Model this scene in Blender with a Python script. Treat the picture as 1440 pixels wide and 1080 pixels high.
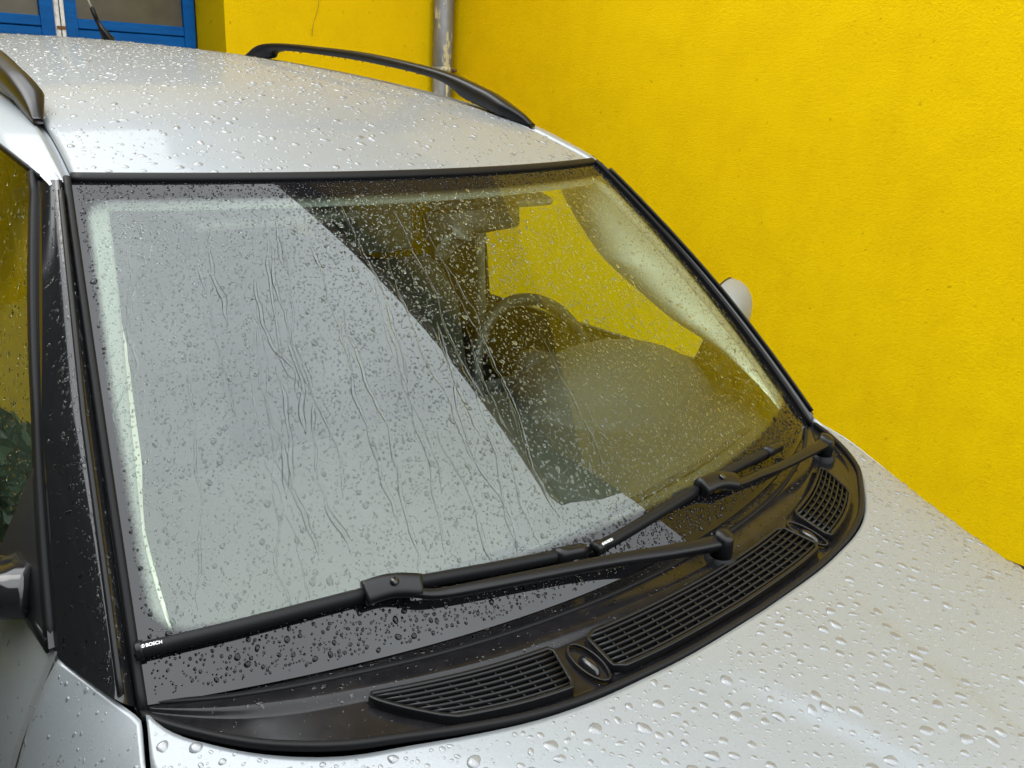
import bpy, bmesh, math, random
import numpy as np
from mathutils import Vector, Matrix

for o in list(bpy.data.objects):
    bpy.data.objects.remove(o, do_unlink=True)
SC = bpy.context.scene
COL = SC.collection
rng = np.random.default_rng(7)
random.seed(7)

# ------------------------------------------------------------------ camera
cam_d = bpy.data.cameras.new('camera')
cam = bpy.data.objects.new('camera', cam_d)
COL.objects.link(cam)
SC.camera = cam
cam_d.sensor_width = 36.0
cam_d.lens = 36.0 * 1227.96 / 1440.0
cam_d.clip_start = 0.02
cam_d.clip_end = 2000
CR = Vector((0.73280, -0.67826, 0.05452))
CU = Vector((0.18824, 0.27906, 0.94164))
CF = Vector((0.65389, 0.67977, -0.33217))
CP = Vector((-0.96764, -0.82559, 1.66075))
mw = Matrix.Identity(4)
for i in range(3):
    mw[i][0] = CR[i]; mw[i][1] = CU[i]; mw[i][2] = -CF[i]; mw[i][3] = CP[i]
cam.matrix_world = mw

# ------------------------------------------------------------------ sky and sun (overcast, rainy)
SUN_EL, SUN_AZ = math.radians(58), math.radians(335)     # azimuth from +Y towards +X
world = bpy.data.worlds.new('World')
SC.world = world
world.use_nodes = True
wn, wl = world.node_tree.nodes, world.node_tree.links
wn.clear()
w_out = wn.new('ShaderNodeOutputWorld')
w_bg = wn.new('ShaderNodeBackground'); w_bg.inputs['Strength'].default_value = 0.12
w_sky = wn.new('ShaderNodeTexSky'); w_sky.sky_type = 'NISHITA'; w_sky.sun_disc = False
w_sky.sun_elevation = SUN_EL; w_sky.sun_rotation = SUN_AZ
w_sky.dust_density = 4.0; w_sky.air_density = 1.0; w_sky.ozone_density = 1.0
w_mix = wn.new('ShaderNodeMix'); w_mix.data_type = 'RGBA'
w_mix.inputs['Factor'].default_value = 0.82
w_tc = wn.new('ShaderNodeTexCoord')
w_no = wn.new('ShaderNodeTexNoise'); w_no.inputs['Scale'].default_value = 1.6; w_no.inputs['Detail'].default_value = 4
w_rp = wn.new('ShaderNodeMapRange')
w_rp.inputs['From Min'].default_value = 0.3; w_rp.inputs['From Max'].default_value = 0.7
w_rp.inputs['To Min'].default_value = 23.0; w_rp.inputs['To Max'].default_value = 32.0
w_cl = wn.new('ShaderNodeMix'); w_cl.data_type = 'RGBA'; w_cl.blend_type = 'MULTIPLY'; w_cl.inputs['Factor'].default_value = 1
w_cl.inputs[7].default_value = (0.94, 0.98, 1.0, 1)
# overcast luminance: the zenith is about three times as bright as the horizon
w_sp = wn.new('ShaderNodeSeparateXYZ'); wl.new(w_tc.outputs['Generated'], w_sp.inputs[0])
w_mx = wn.new('ShaderNodeMath'); w_mx.operation = 'MAXIMUM'; w_mx.inputs[1].default_value = 0.0; wl.new(w_sp.outputs['Z'], w_mx.inputs[0])
w_gr = wn.new('ShaderNodeMath'); w_gr.operation = 'MULTIPLY_ADD'; w_gr.inputs[1].default_value = 0.667; w_gr.inputs[2].default_value = 0.333; wl.new(w_mx.outputs[0], w_gr.inputs[0])
w_mu = wn.new('ShaderNodeMath'); w_mu.operation = 'MULTIPLY'; wl.new(w_gr.outputs[0], w_mu.inputs[1])
wl.new(w_tc.outputs['Generated'], w_no.inputs['Vector'])
wl.new(w_no.outputs['Fac'], w_rp.inputs['Value'])
wl.new(w_rp.outputs['Result'], w_mu.inputs[0]); wl.new(w_mu.outputs[0], w_cl.inputs[6])
wl.new(w_sky.outputs['Color'], w_mix.inputs[6])
wl.new(w_cl.outputs[2], w_mix.inputs[7])
wl.new(w_mix.outputs[2], w_bg.inputs['Color'])
wl.new(w_bg.outputs['Background'], w_out.inputs['Surface'])

sun_d = bpy.data.lights.new('sun', 'SUN')
sun_d.energy = 0.5; sun_d.angle = math.radians(30); sun_d.color = (1.0, 0.97, 0.93)
sun = bpy.data.objects.new('sun', sun_d)
COL.objects.link(sun)
sdir = Vector((math.sin(SUN_AZ) * math.cos(SUN_EL), math.cos(SUN_AZ) * math.cos(SUN_EL), math.sin(SUN_EL)))
sun.rotation_euler = (-sdir).to_track_quat('-Z', 'Y').to_euler()
sun.location = sdir * 20

SC.view_settings.view_transform = 'Standard'
SC.view_settings.look = 'None'
SC.view_settings.gamma = 1.0
SC.view_settings.use_curve_mapping = False
SC.view_settings.exposure = 0.9
SC.render.engine = 'CYCLES'
cy = SC.cycles
cy.use_denoising = True
cy.max_bounces = 14; cy.diffuse_bounces = 4; cy.glossy_bounces = 6
cy.transmission_bounces = 12; cy.transparent_max_bounces = 24
cy.blur_glossy = 0.3; cy.sample_clamp_indirect = 8.0

# ------------------------------------------------------------------ helpers
def tag(o, label=None, cat=None, group=None, kind=None):
    if label: o['label'] = label
    if cat: o['category'] = cat
    if group: o['group'] = group
    if kind: o['kind'] = kind
    return o

def empty(name, loc=(0, 0, 0)):
    o = bpy.data.objects.new(name, None)
    o.empty_display_size = 0.2
    COL.objects.link(o); o.location = loc
    return o

def mesh(name, v, f, mat=None, parent=None, smooth=True):
    me = bpy.data.meshes.new(name)
    me.from_pydata([tuple(map(float, p)) for p in v], [], [tuple(map(int, q)) for q in f])
    me.update()
    if smooth:
        me.polygons.foreach_set('use_smooth', [True] * len(me.polygons))
    return link(name, me, mat, parent)

def link(name, me, mat=None, parent=None):
    o = bpy.data.objects.new(name, me)
    COL.objects.link(o)
    if mat: me.materials.append(mat)
    if parent is not None:
        o.parent = parent
        o.matrix_parent_inverse = Matrix.Translation(-PW(parent))
    return o

def PW(o):
    l = Vector(o.location)
    return l if o.parent is None else l  # parts keep a zero location, so only the root offset counts

def grid(fn, us, vs):
    nu, nv = len(us), len(vs)
    V = [fn(u, v) for v in vs for u in us]
    F = [(j * nu + i, j * nu + i + 1, (j + 1) * nu + i + 1, (j + 1) * nu + i) for j in range(nv - 1) for i in range(nu - 1)]
    return V, F

def spline(xs, ys):
    xs = np.array(xs, float); ys = np.array(ys, float)
    n = len(xs); h = np.diff(xs); A = np.eye(n); r = np.zeros(n)
    for i in range(1, n - 1):
        A[i, i - 1], A[i, i], A[i, i + 1] = h[i - 1], 2 * (h[i - 1] + h[i]), h[i]
        r[i] = 6 * ((ys[i + 1] - ys[i]) / h[i] - (ys[i] - ys[i - 1]) / h[i - 1])
    m = np.linalg.solve(A, r)
    def f(x):
        x = min(max(x, xs[0]), xs[-1])
        i = int(min(max(np.searchsorted(xs, x) - 1, 0), n - 2))
        t = x - xs[i]; b = (ys[i + 1] - ys[i]) / h[i] - h[i] * (2 * m[i] + m[i + 1]) / 6
        return float(ys[i] + b * t + m[i] / 2 * t * t + (m[i + 1] - m[i]) / (6 * h[i]) * t ** 3)
    return f

def lin(xs, ys):
    return lambda x: float(np.interp(x, xs, ys))

def sweep(pts, prof, up=(0, 0, 1), scale=None, cap=True, closed_prof=True):
    """sweep a 2D profile [(side, up)] along pts -> verts, faces"""
    pts = [Vector(q) for q in pts]; up = Vector(up)
    V, F = [], []; n = len(prof)
    for i, q in enumerate(pts):
        t = (pts[min(i + 1, len(pts) - 1)] - pts[max(i - 1, 0)]).normalized()
        s = t.cross(up).normalized(); u2 = s.cross(t)
        k = scale[i] if scale else 1.0
        kx, ky = (k if isinstance(k, tuple) else (k, k))
        for a, b in prof:
            V.append(q + s * a * kx + u2 * b * ky)
    m = n if closed_prof else n - 1
    for i in range(len(pts) - 1):
        for j in range(m):
            F.append((i * n + j, i * n + (j + 1) % n, (i + 1) * n + (j + 1) % n, (i + 1) * n + j))
    if cap and closed_prof:
        F.append(tuple(range(n))[::-1]); F.append(tuple((len(pts) - 1) * n + j for j in range(n)))
    return V, F

def circ(r, n=8, ry=None):
    ry = r if ry is None else ry
    return [(r * math.cos(2 * math.pi * k / n), ry * math.sin(2 * math.pi * k / n)) for k in range(n)]

def rrect(w, h, r=0.3, n=3):
    """rounded rectangle profile"""
    r = min(w, h) * r; P = []
    for cx, cy_, a0 in ((w / 2 - r, h / 2 - r, 0), (-w / 2 + r, h / 2 - r, 90), (-w / 2 + r, -h / 2 + r, 180), (w / 2 - r, -h / 2 + r, 270)):
        for k in range(n):
            a = math.radians(a0 + 90 * k / (n - 1)); P.append((cx + r * math.cos(a), cy_ + r * math.sin(a)))
    return P

def box(x0, x1, y0, y1, z0, z1):
    V = [(x, y, z) for z in (z0, z1) for y in (y0, y1) for x in (x0, x1)]
    F = [(0, 2, 3, 1), (4, 5, 7, 6), (0, 1, 5, 4), (2, 6, 7, 3), (0, 4, 6, 2), (1, 3, 7, 5)]
    return V, F

def bevel_box(name, b, mat, parent=None, w=0.004, seg=2):
    bm = bmesh.new()
    V, F = box(*b)
    vs = [bm.verts.new(q) for q in V]
    for q in F: bm.faces.new([vs[i] for i in q])
    bmesh.ops.bevel(bm, geom=bm.edges[:], offset=w, segments=seg, affect='EDGES', profile=0.5)
    me = bpy.data.meshes.new(name); bm.to_mesh(me); bm.free()
    return link(name, me, mat, parent)

def join(parts):
    V, F = [], []
    for v, f in parts:
        o = len(V); V += list(v); F += [tuple(i + o for i in q) for q in f]
    return V, F

def crom(P, n=8):
    P = [np.array(q, float) for q in P]; out = []
    for i in range(len(P) - 1):
        p0, p1, p2, p3 = P[max(i - 1, 0)], P[i], P[i + 1], P[min(i + 2, len(P) - 1)]
        for k in range(n):
            t = k / n
            out.append(.5 * (2 * p1 + (p2 - p0) * t + (2 * p0 - 5 * p1 + 4 * p2 - p3) * t * t + (3 * p1 - p0 - 3 * p2 + p3) * t ** 3))
    out.append(P[-1]); return out

# ------------------------------------------------------------------ materials
class NT:
    def __init__(s, name):
        s.m = bpy.data.materials.new(name); s.m.use_nodes = True
        s.n, s.l = s.m.node_tree.nodes, s.m.node_tree.links
        s.n.clear(); s.out = s.n.new('ShaderNodeOutputMaterial')
    def N(s, t, **k):
        n = s.n.new('ShaderNode' + t)
        for a, b in k.items():
            if hasattr(n, a): setattr(n, a, b)
            else: n.inputs[a.replace('_', ' ')].default_value = b
        return n
    def L(s, a, b): s.l.new(a, b)
    def math(s, op, a, b=0.0, c=None):
        n = s.n.new('ShaderNodeMath'); n.operation = op
        for i, q in enumerate((a, b) if c is None else (a, b, c)):
            if hasattr(q, 'is_output'): s.L(q, n.inputs[i])
            else: n.inputs[i].default_value = q
        return n.outputs[0]
    def noise(s, scale, detail=3, rough=.5, vec=None):
        n = s.N('TexNoise', Scale=scale, Detail=detail, Roughness=rough)
        if vec is None:
            vec = s.coord()
        s.L(vec, n.inputs['Vector']); return n.outputs['Fac']
    def coord(s):
        if not hasattr(s, '_c'): s._c = s.N('NewGeometry').outputs['Position']
        return s._c
    def ramp(s, val, stops):
        r = s.n.new('ShaderNodeValToRGB'); s.L(val, r.inputs['Fac'])
        e = r.color_ramp.elements
        while len(e) < len(stops): e.new(.5)
        for el, (p, c) in zip(e, stops):
            el.position = p; el.color = (*c, 1) if len(c) == 3 else c
        return r.outputs['Color']
    def mixc(s, f, a, b, mode='MIX'):
        n = s.n.new('ShaderNodeMix'); n.data_type = 'RGBA'; n.blend_type = mode
        for i, q in ((0, f), (6, a), (7, b)):
            if hasattr(q, 'is_output'): s.L(q, n.inputs[i])
            else: n.inputs[i].default_value = q if i == 0 else ((*q, 1) if len(q) == 3 else q)
        return n.outputs[2]
    def bump(s, h, strength=.3, dist=.01, normal=None):
        b = s.N('Bump', Strength=strength, Distance=dist); s.L(h, b.inputs['Height'])
        if normal is not None: s.L(normal, b.inputs['Normal'])
        return b.outputs['Normal']
    def pbr(s, color=None, rough=.5, metal=0., coat=0., coat_r=.03, normal=None, spec=.5, **k):
        b = s.n.new('ShaderNodeBsdfPrincipled')
        for nm, q in (('Base Color', color), ('Roughness', rough), ('Metallic', metal), ('Coat Weight', coat), ('Coat Roughness', coat_r), ('Specular IOR Level', spec), ('Normal', normal)):
            if q is None: continue
            if hasattr(q, 'is_output'): s.L(q, b.inputs[nm])
            else: b.inputs[nm].default_value = (*q, 1) if isinstance(q, tuple) and len(q) == 3 else q
        for a, q in k.items(): b.inputs[a.replace('_', ' ')].default_value = q
        return b.outputs[0]
    def done(s, sh): s.L(sh, s.out.inputs['Surface']); return s.m

M = {}
def simple(name, col, rough=.5, metal=0., coat=0., nscale=0, nstr=.1, spec=.5, var=0.0):
    t = NT(name); c = col; nr = None
    if var:
        f = t.noise(nscale or 20, 4)
        c = t.ramp(f, [(.3, tuple(q * (1 - var) for q in col)), (.7, tuple(min(1, q * (1 + var)) for q in col))])
    if nscale: nr = t.bump(t.noise(nscale, 4), nstr, .002)
    M[name] = t.done(t.pbr(c, rough, metal, coat, normal=nr, spec=spec))
    return M[name]

# silver metallic paint under clear coat, wet
t = NT('silver_paint')
fl = t.N('TexVoronoi', Scale=900.0); t.L(t.coord(), fl.inputs['Vector'])
c = t.mixc(t.math('MULTIPLY', fl.outputs['Color'], .35), (.22, .239, .252), (.325, .348, .365))
rg = t.math('MULTIPLY_ADD', t.noise(6, 3), .06, .46)
M['silver'] = t.done(t.pbr(c, rg, .5, .33, .07))
simple('black_gloss', (.008, .008, .009), .09, nscale=40, nstr=.01)
simple('black_plastic', (.006, .006, .0065), .3, nscale=900, nstr=.05, spec=.22)
simple('rail_black', (.006, .006, .0065), .3, nscale=500, nstr=.03, spec=.22)
simple('black_matt', (.010, .010, .011), .5, nscale=700, nstr=.1)
simple('rubber', (.005, .005, .0055), .5, nscale=300, nstr=.05, spec=.16)
t = NT('cowl_black')
f = t.noise(14, 5, .65)
M['cowl_black'] = t.done(t.pbr(t.ramp(t.noise(45, 4, .6), [(.4, (.006, .0058, .0066)), (.75, (.011, .0105, .0112))]), t.math('MULTIPLY_ADD', f, .26, .04), normal=t.bump(t.noise(1200, 3), .05, .001), spec=.24))
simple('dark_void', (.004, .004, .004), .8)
simple('dash', (.026, .0245, .020), .62, nscale=800, nstr=.2)
simple('dash_dark', (.022, .022, .022), .6, nscale=800, nstr=.2)
simple('shaded_trim_edge', (.15, .155, .145), .8, nscale=500, nstr=.08)  # trim grey darkened for the shade beneath the printed glass border
simple('trim_grey', (.62, .625, .575), .7, nscale=500, nstr=.08)
simple('headliner', (.20, .20, .18), .9, nscale=600, nstr=.15)
simple('seat_fabric', (.045, .045, .042), .9, nscale=500, nstr=.3)
simple('seat_grey', (.10, .10, .085), .85, nscale=500, nstr=.3)
simple('carpet', (.02, .02, .02), .95)
simple('steel_rim', (.55, .56, .57), .3, metal=1.0)
simple('tyre', (.012, .012, .012), .75)
simple('lettering_white', (.75, .75, .75), .5)
simple('lamp_red', (.35, .01, .01), .15)
simple('chrome', (.8, .8, .8), .05, metal=1.0)
simple('orange_lens', (.8, .35, .01), .15)

def thin_glass(name, tint, frit=False):
    t = NT(name)
    ge = t.N('NewGeometry'); dt = t.n.new('ShaderNodeVectorMath'); dt.operation = 'DOT_PRODUCT'
    t.L(ge.outputs['Incoming'], dt.inputs[0]); t.L(ge.outputs['Normal'], dt.inputs[1])
    cs = t.math('SUBTRACT', 1.0, t.math('ABSOLUTE', dt.outputs['Value']))
    F1 = t.math('MULTIPLY_ADD', t.math('POWER', cs, 5.0), .953, .047)
    R2 = t.math('DIVIDE', t.math('MULTIPLY', F1, 1.75), t.math('ADD', F1, 1.0))
    gl = t.n.new('ShaderNodeBsdfGlossy'); gl.inputs['Roughness'].default_value = 0.0
    tr = t.n.new('ShaderNodeBsdfTransparent'); tr.inputs['Color'].default_value = (*tint, 1)
    m1 = t.n.new('ShaderNodeMixShader'); g2 = t.n.new('ShaderNodeBsdfGlossy'); g2.inputs['Roughness'].default_value = 0.0; g2.inputs['Color'].default_value = (.95, 1, .985, 1)
    t.L(R2, m1.inputs[0]); t.L(tr.outputs[0], m1.inputs[1]); t.L(g2.outputs[0], m1.inputs[2])
    if not frit:
        return t.done(m1.outputs[0])
    df = t.n.new('ShaderNodeBsdfDiffuse'); df.inputs['Color'].default_value = (.006, .006, .007, 1)
    m2 = t.n.new('ShaderNodeMixShader'); t.L(F1, m2.inputs[0]); t.L(df.outputs[0], m2.inputs[1]); t.L(gl.outputs[0], m2.inputs[2])
    at = t.n.new('ShaderNodeAttribute'); at.attribute_name = 'frit'
    no = t.noise(420, 2)
    e = t.math('ADD', at.outputs['Fac'], t.math('MULTIPLY_ADD', no, .007, -.0035))
    mr = t.N('MapRange'); mr.inputs['From Min'].default_value = -.005; mr.inputs['From Max'].default_value = .005
    t.L(e, mr.inputs['Value'])
    m3 = t.n.new('ShaderNodeMixShader'); t.L(mr.outputs[0], m3.inputs[0]); t.L(m1.outputs[0], m3.inputs[1]); t.L(m2.outputs[0], m3.inputs[2])
    return t.done(m3.outputs[0])
M['windscreen'] = thin_glass('windscreen_glass', (.88, .97, .86), True)
M['privacy'] = thin_glass('privacy_glass', (.07, .075, .065))
M['glass'] = thin_glass('side_glass', (.86, .99, .80))
t = NT('water')
g = t.n.new('ShaderNodeBsdfGlass'); g.inputs['IOR'].default_value = 1.33; g.inputs['Roughness'].default_value = 0
g.inputs['Color'].default_value = (.99, 1, 1, 1)
M['water'] = t.done(g.outputs[0])
t = NT('water_on_glass')
g = t.n.new('ShaderNodeBsdfGlass'); g.inputs['IOR'].default_value = 1.33; g.inputs['Roughness'].default_value = 0
g.inputs['Color'].default_value = (.85, .87, .87, 1)
M['water_g'] = t.done(g.outputs[0])
t = NT('water_streak')
g = t.n.new('ShaderNodeBsdfGlass'); g.inputs['IOR'].default_value = 1.33; g.inputs['Roughness'].default_value = 0
g.inputs['Color'].default_value = (.89, .90, .90, 1)
M['water_s'] = t.done(g.outputs[0])
# water standing on metallic paint: glass and opaque silver painting in the bright gleam
t = NT('brightened_bead')
g = t.n.new('ShaderNodeBsdfGlass'); g.inputs['IOR'].default_value = 1.2; g.inputs['Roughness'].default_value = 0
pb = t.pbr((.31, .32, .328), .42, .7, .9, .01)
mx = t.n.new('ShaderNodeMixShader'); mx.inputs[0].default_value = .5
t.L(g.outputs[0], mx.inputs[1]); t.L(pb, mx.inputs[2])
M['water_p'] = t.done(mx.outputs[0])
simple('print_under_water', (.006, .006, .007), .9, spec=0.0)

# yellow stucco
def stucco(name, base, dark, light):
    t = NT(name)
    big = t.noise(.55, 5, .6); mid = t.noise(4.5, 6, .7); fine = t.noise(95, 5, .65)
    mp = t.N('Mapping'); t.L(t.coord(), mp.inputs['Vector']); mp.inputs['Scale'].default_value = (1, 1, .22)
    run = t.noise(6, 5, .6, mp.outputs[0])
    c = t.mixc(t.ramp(big, [(.35, (0, 0, 0)), (.7, (1, 1, 1))]), base, light)
    c = t.mixc(t.math('MULTIPLY', t.ramp(mid, [(.45, (0, 0, 0)), (.8, (1, 1, 1))]), .45), c, dark)
    c = t.mixc(t.math('MULTIPLY', t.ramp(run, [(.55, (0, 0, 0)), (.8, (1, 1, 1))]), .28), c, dark)
    sp = t.noise(38, 2, .4)
    c = t.mixc(t.math('MULTIPLY', t.ramp(sp, [(.70, (0, 0, 0)), (.78, (1, 1, 1))]), .45), c, tuple(q * .45 for q in dark))
    fp = t.noise(60, 4, .7)
    c = t.mixc(t.math('MULTIPLY', t.ramp(fp, [(.5, (0, 0, 0)), (.75, (1, 1, 1))]), .35), c, dark)
    h = t.math('ADD', t.math('MULTIPLY', t.noise(170, 4, .7), .8), t.math('MULTIPLY', fine, .8))
    n = t.bump(h, .55, .007)
    n = t.bump(t.noise(2.2, 3), .16, .04, n)
    return t.done(t.pbr(c, .85, normal=n, spec=.04))
M['stucco'] = stucco('yellow_stucco', (.75, .492, .001), (.60, .36, .0013), (.79, .535, .001))
M['stucco_b'] = stucco('yellow_stucco_back', (.76, .51, .002), (.64, .40, .003), (.80, .55, .003))
M['ochre'] = stucco('dark_ochre_render', (.36, .22, .004), (.24, .14, .004), (.40, .255, .004))  # gable render in a darker ochre than the wall below
# timber of the soffit
t = NT('brown_timber')
wv = t.N('TexWave', Scale=3.2, Distortion=.4); wv.bands_direction = 'Z'; t.L(t.coord(), wv.inputs['Vector'])
M['timber'] = t.done(t.pbr(t.ramp(wv.outputs['Fac'], [(0, (.02, .014, .008)), (.2, (.06, .04, .02)), (1, (.075, .05, .025))]), .7))
simple('teal_paint', (.02, .06, .06), .55, nscale=30, nstr=.2, var=.3)
simple('roof_tile', (.10, .055, .04), .8, nscale=25, nstr=.6, var=.3)
# blue painted timber
t = NT('blue_paint')
mp = t.N('Mapping'); t.L(t.coord(), mp.inputs['Vector']); mp.inputs['Scale'].default_value = (1.2, 1, 14)
f = t.noise(5, 4, .6, mp.outputs[0])
c = t.ramp(f, [(.3, (.0005, .075, .28)), (.6, (.0005, .10, .36)), (.85, (.002, .12, .41))])
M['blue'] = t.done(t.pbr(c, .5, spec=.15, normal=t.bump(f, .25, .004)))
simple('pane_dusty', (.085, .075, .055), .3, nscale=9, nstr=.02, var=.25)
t = NT('white_strip_paint')
f = t.noise(30, 5, .6)
M['white_strip'] = t.done(t.pbr(t.ramp(f, [(.3, (.45, .44, .42)), (.55, (.74, .74, .73))]), .55))
simple('rust', (.16, .07, .02), .8, nscale=60, nstr=.3, var=.4)
# galvanised pipe with peeling cream paint
t = NT('peeling_pipe')
mp = t.N('Mapping'); t.L(t.coord(), mp.inputs['Vector']); mp.inputs['Scale'].default_value = (1, 1, .35)
f = t.noise(24, 5, .6, mp.outputs[0])
z = t.ramp(t.noise(8, 4), [(.3, (.17, .17, .175)), (.7, (.28, .28, .285))])
M['pipe'] = t.done(t.pbr(t.mixc(t.ramp(f, [(.585, (0, 0, 0)), (.605, (1, 1, 1))]), z, (.52, .46, .25)), .5, t.math('MULTIPLY', t.ramp(f, [(.545, (1, 1, 1)), (.565, (0, 0, 0))]), .5), normal=t.bump(f, .4, .004)))
# wet asphalt
t = NT('wet_asphalt')
f = t.noise(90, 5, .7); b_ = t.noise(.8, 4)
c = t.ramp(f, [(.3, (.025, .027, .028)), (.7, (.07, .07, .07))])
M['asphalt'] = t.done(t.pbr(c, t.ramp(b_, [(.4, (.12,) * 3), (.6, (.55,) * 3)]), normal=t.bump(f, .5, .01)))
t = NT('hedge_leaf')
f = t.noise(30, 3)
M['leaf'] = t.done(t.pbr(t.ramp(f, [(.3, (.018, .045, .02)), (.7, (.05, .10, .045))]), .5))

# ------------------------------------------------------------------ ground
g_ = mesh('ground', [(-200, -200, 0), (200, -200, 0), (200, 200, 0), (-200, 200, 0)], [(0, 1, 2, 3)], M['asphalt'], smooth=False)
tag(g_, kind='structure')

# ------------------------------------------------------------------ back building with the blue door
YB = 3.4
DX0, DX1, DZ = -0.86, 1.069, 2.42
bb = empty('garage_building', (0, YB, 0))
tag(bb, 'low yellow building behind the car with a recessed blue door', 'building')
def wall_rects(rs, y0, y1):
    return join([box(a, b, y0, y1, c, d) for a, b, c, d in rs])
V, F = wall_rects([(-7, DX0, 0, 3.35), (DX1, 2.40, 0, 3.35), (DX0 + .0, DX1, DZ, 3.35)], YB, YB + .42)
mesh('wall', V, F, M['stucco_b'], bb, smooth=False)
V, F = box(-7.2, 2.40, YB - .28, YB + 3.4, 3.353, 3.45)
mesh('roof', V, F, M['roof_tile'], bb, smooth=False)
V, F = sweep([(-7.2, YB - .34, 3.34), (2.395, YB - .34, 3.34)], [(.055 * math.cos(a), .055 * math.sin(a)) for a in np.linspace(math.pi, 2 * math.pi, 9)] + [(.05 * math.cos(a), .05 * math.sin(a)) for a in np.linspace(2 * math.pi, math.pi, 9)])
mesh('gutter', V, F, M['pipe'], bb)
V, F = box(-7, 2.4, YB + 3.2, YB + 3.4, 0, 3.34); mesh('rear_wall', V, F, M['stucco_b'], bb, smooth=False)
# hairline crack-like thin cable with nail
# door leaves
YD = 3.70
door_z = [(1.757, 1.0), ]
def leaf(x0, x1):
    """one door leaf: rails, stiles and panes; local groups under a door part"""
    d = mesh('door_leaf', *box(x0, x1, YD + .035, YD + .06, 0.03, DZ - .005), M['blue'], bb, smooth=False)
    fw = .055
    zs = [(1.80, 2.36), (1.05, 1.695), (.30, .94)]
    # stiles
    mesh('stile', *box(x0, x0 + fw, YD, YD + .034, .03, DZ - .005), M['blue'], d, smooth=False)
    mesh('stile', *box(x1 - fw, x1, YD, YD + .034, .03, DZ - .005), M['blue'], d, smooth=False)
    ed = [(.03, .30), (.94, 1.05), (1.695, 1.752), (1.757, 1.80), (2.36, DZ - .005)]
    for a, b in ed:
        bevel_box('rail', (x0 + fw, x1 - fw, YD + .002, YD + .034, a, b), M['blue'], d, .003, 1)
    for a, b in zs:
        mesh('pane', *box(x0 + fw + .001, x1 - fw - .001, YD + .018, YD + .028, a - .004, b + .004), M['pane_dusty'], d, smooth=False)
    return d
leaf(.445, DX1 - .014); leaf(-.20, .400); leaf(DX0 + .014, -.245)
for xa in (.4015, -.2435):
    s_ = bevel_box('cover_strip', (xa, xa + .042, YD - .014, YD + .03, .03, DZ - .01), M['white_strip'], bb, .004, 1)
    mesh('groove', *box(xa + .019, xa + .023, YD - .0165, YD - .0135, .03, DZ - .01), M['black_matt'], s_, smooth=False)
    mesh('rust_patch', *box(xa + .002, xa + .04, YD - .0175, YD - .015, 1.748, 1.762), M['rust'], s_, smooth=False)
mesh('door_gap', *box(DX1 - .013, DX1 - .001, YD + .01, YD + .05, 0, DZ), M['dark_void'], bb, smooth=False)
mesh('door_backing', *box(DX0, DX1, YD + .09, YD + .11, 0, DZ), M['dark_void'], bb, smooth=False)

# thin cable hanging on the back wall
V, F = sweep(crom([(1.62, YB - .006, 2.6), (1.60, YB - .006, 2.2), (1.575, YB - .007, 1.95), (1.545, YB - .006, 1.86), (1.535, YB - .006, 1.80)], 5), circ(.0014, 5))
tag(mesh('wall_cable', V, F, simple('cable_brown', (.34, .20, .01), .6)), 'thin brown cable hanging down the yellow back wall', 'cable')
# ------------------------------------------------------------------ side building: gable wall on the right
XW = 2.42
SLOPE = 1.1
def verge(y): return 3.61 + (y + 1.84) * SLOPE
sb = empty('gable_house', (XW, 2.0, 0))
tag(sb, 'tall yellow rendered house wall rising on the right of the car', 'house')
YC0, YC1, YR = -1.50, 8.1, 3.3
def gable_poly(y0, y1, z0, cut):
    return [(y0, z0), (y1, z0)]
ZT = 3.55
mesh('wall', *box(XW, XW + .4, YC0, YC1, 0, ZT), M['stucco'], sb, smooth=False)
zr = verge(YR)
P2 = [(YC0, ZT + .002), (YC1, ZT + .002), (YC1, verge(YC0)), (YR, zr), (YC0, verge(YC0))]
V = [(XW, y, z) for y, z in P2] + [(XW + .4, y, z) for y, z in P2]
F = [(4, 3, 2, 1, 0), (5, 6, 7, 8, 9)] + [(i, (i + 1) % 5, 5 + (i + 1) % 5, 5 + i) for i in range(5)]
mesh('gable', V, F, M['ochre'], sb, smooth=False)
def slab(y0, y1, x0, x1, th):
    z0, z1 = verge(y0) + .0, verge(y1)
    Q = [(y0, z0), (y1, z1), (y1, z1 + th), (y0, z0 + th)]
    V = [(x0, y, z) for y, z in Q] + [(x1, y, z) for y, z in Q]
    return V, [(0, 1, 2, 3), (7, 6, 5, 4)] + [(i, 4 + i, 4 + (i + 1) % 4, (i + 1) % 4) for i in range(4)]
V, F = slab(-1.84, YR, XW - .37, XW + 7, .26)
mesh('roof', V, F, M['roof_tile'], sb, smooth=False)
SV = [(x, y, z - .003) for x, y, z in slab(-1.5, YR, XW - .35, XW - .003, 0)[0][:2]] + [(x, y, z - .003) for x, y, z in slab(-1.5, YR, XW - .35, XW - .003, 0)[0][4:6]]
mesh('soffit', SV, [(0, 1, 3, 2)], M['timber'], sb, smooth=False)
V2 = [(x, 2 * YR - y, z) for x, y, z in V]
mesh('roof', V2, [q[::-1] for q in F], M['roof_tile'], sb, smooth=False)
Q = [(-1.83, verge(-1.83) - .002), (YC0 - .002, 3.05), (YC0 - .002, verge(YC0) - .002)]
V = [(XW - .34, y, z) for y, z in Q] + [(XW + 7, y, z) for y, z in Q]
mesh('eave_box', V, [(0, 1, 2), (5, 4, 3), (0, 3, 4, 1), (1, 4, 5, 2), (2, 5, 3, 0)], M['teal_paint'], sb, smooth=False)
mesh('front_wall', *box(XW + .402, XW + 7, YC0, YC0 + .3, 0, 4.3), M['stucco'], sb, smooth=False)
mesh('plinth', *box(XW - .012, XW + .2, YC0, YB - .002, 0, .05), M['black_matt'], sb, smooth=False)

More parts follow.
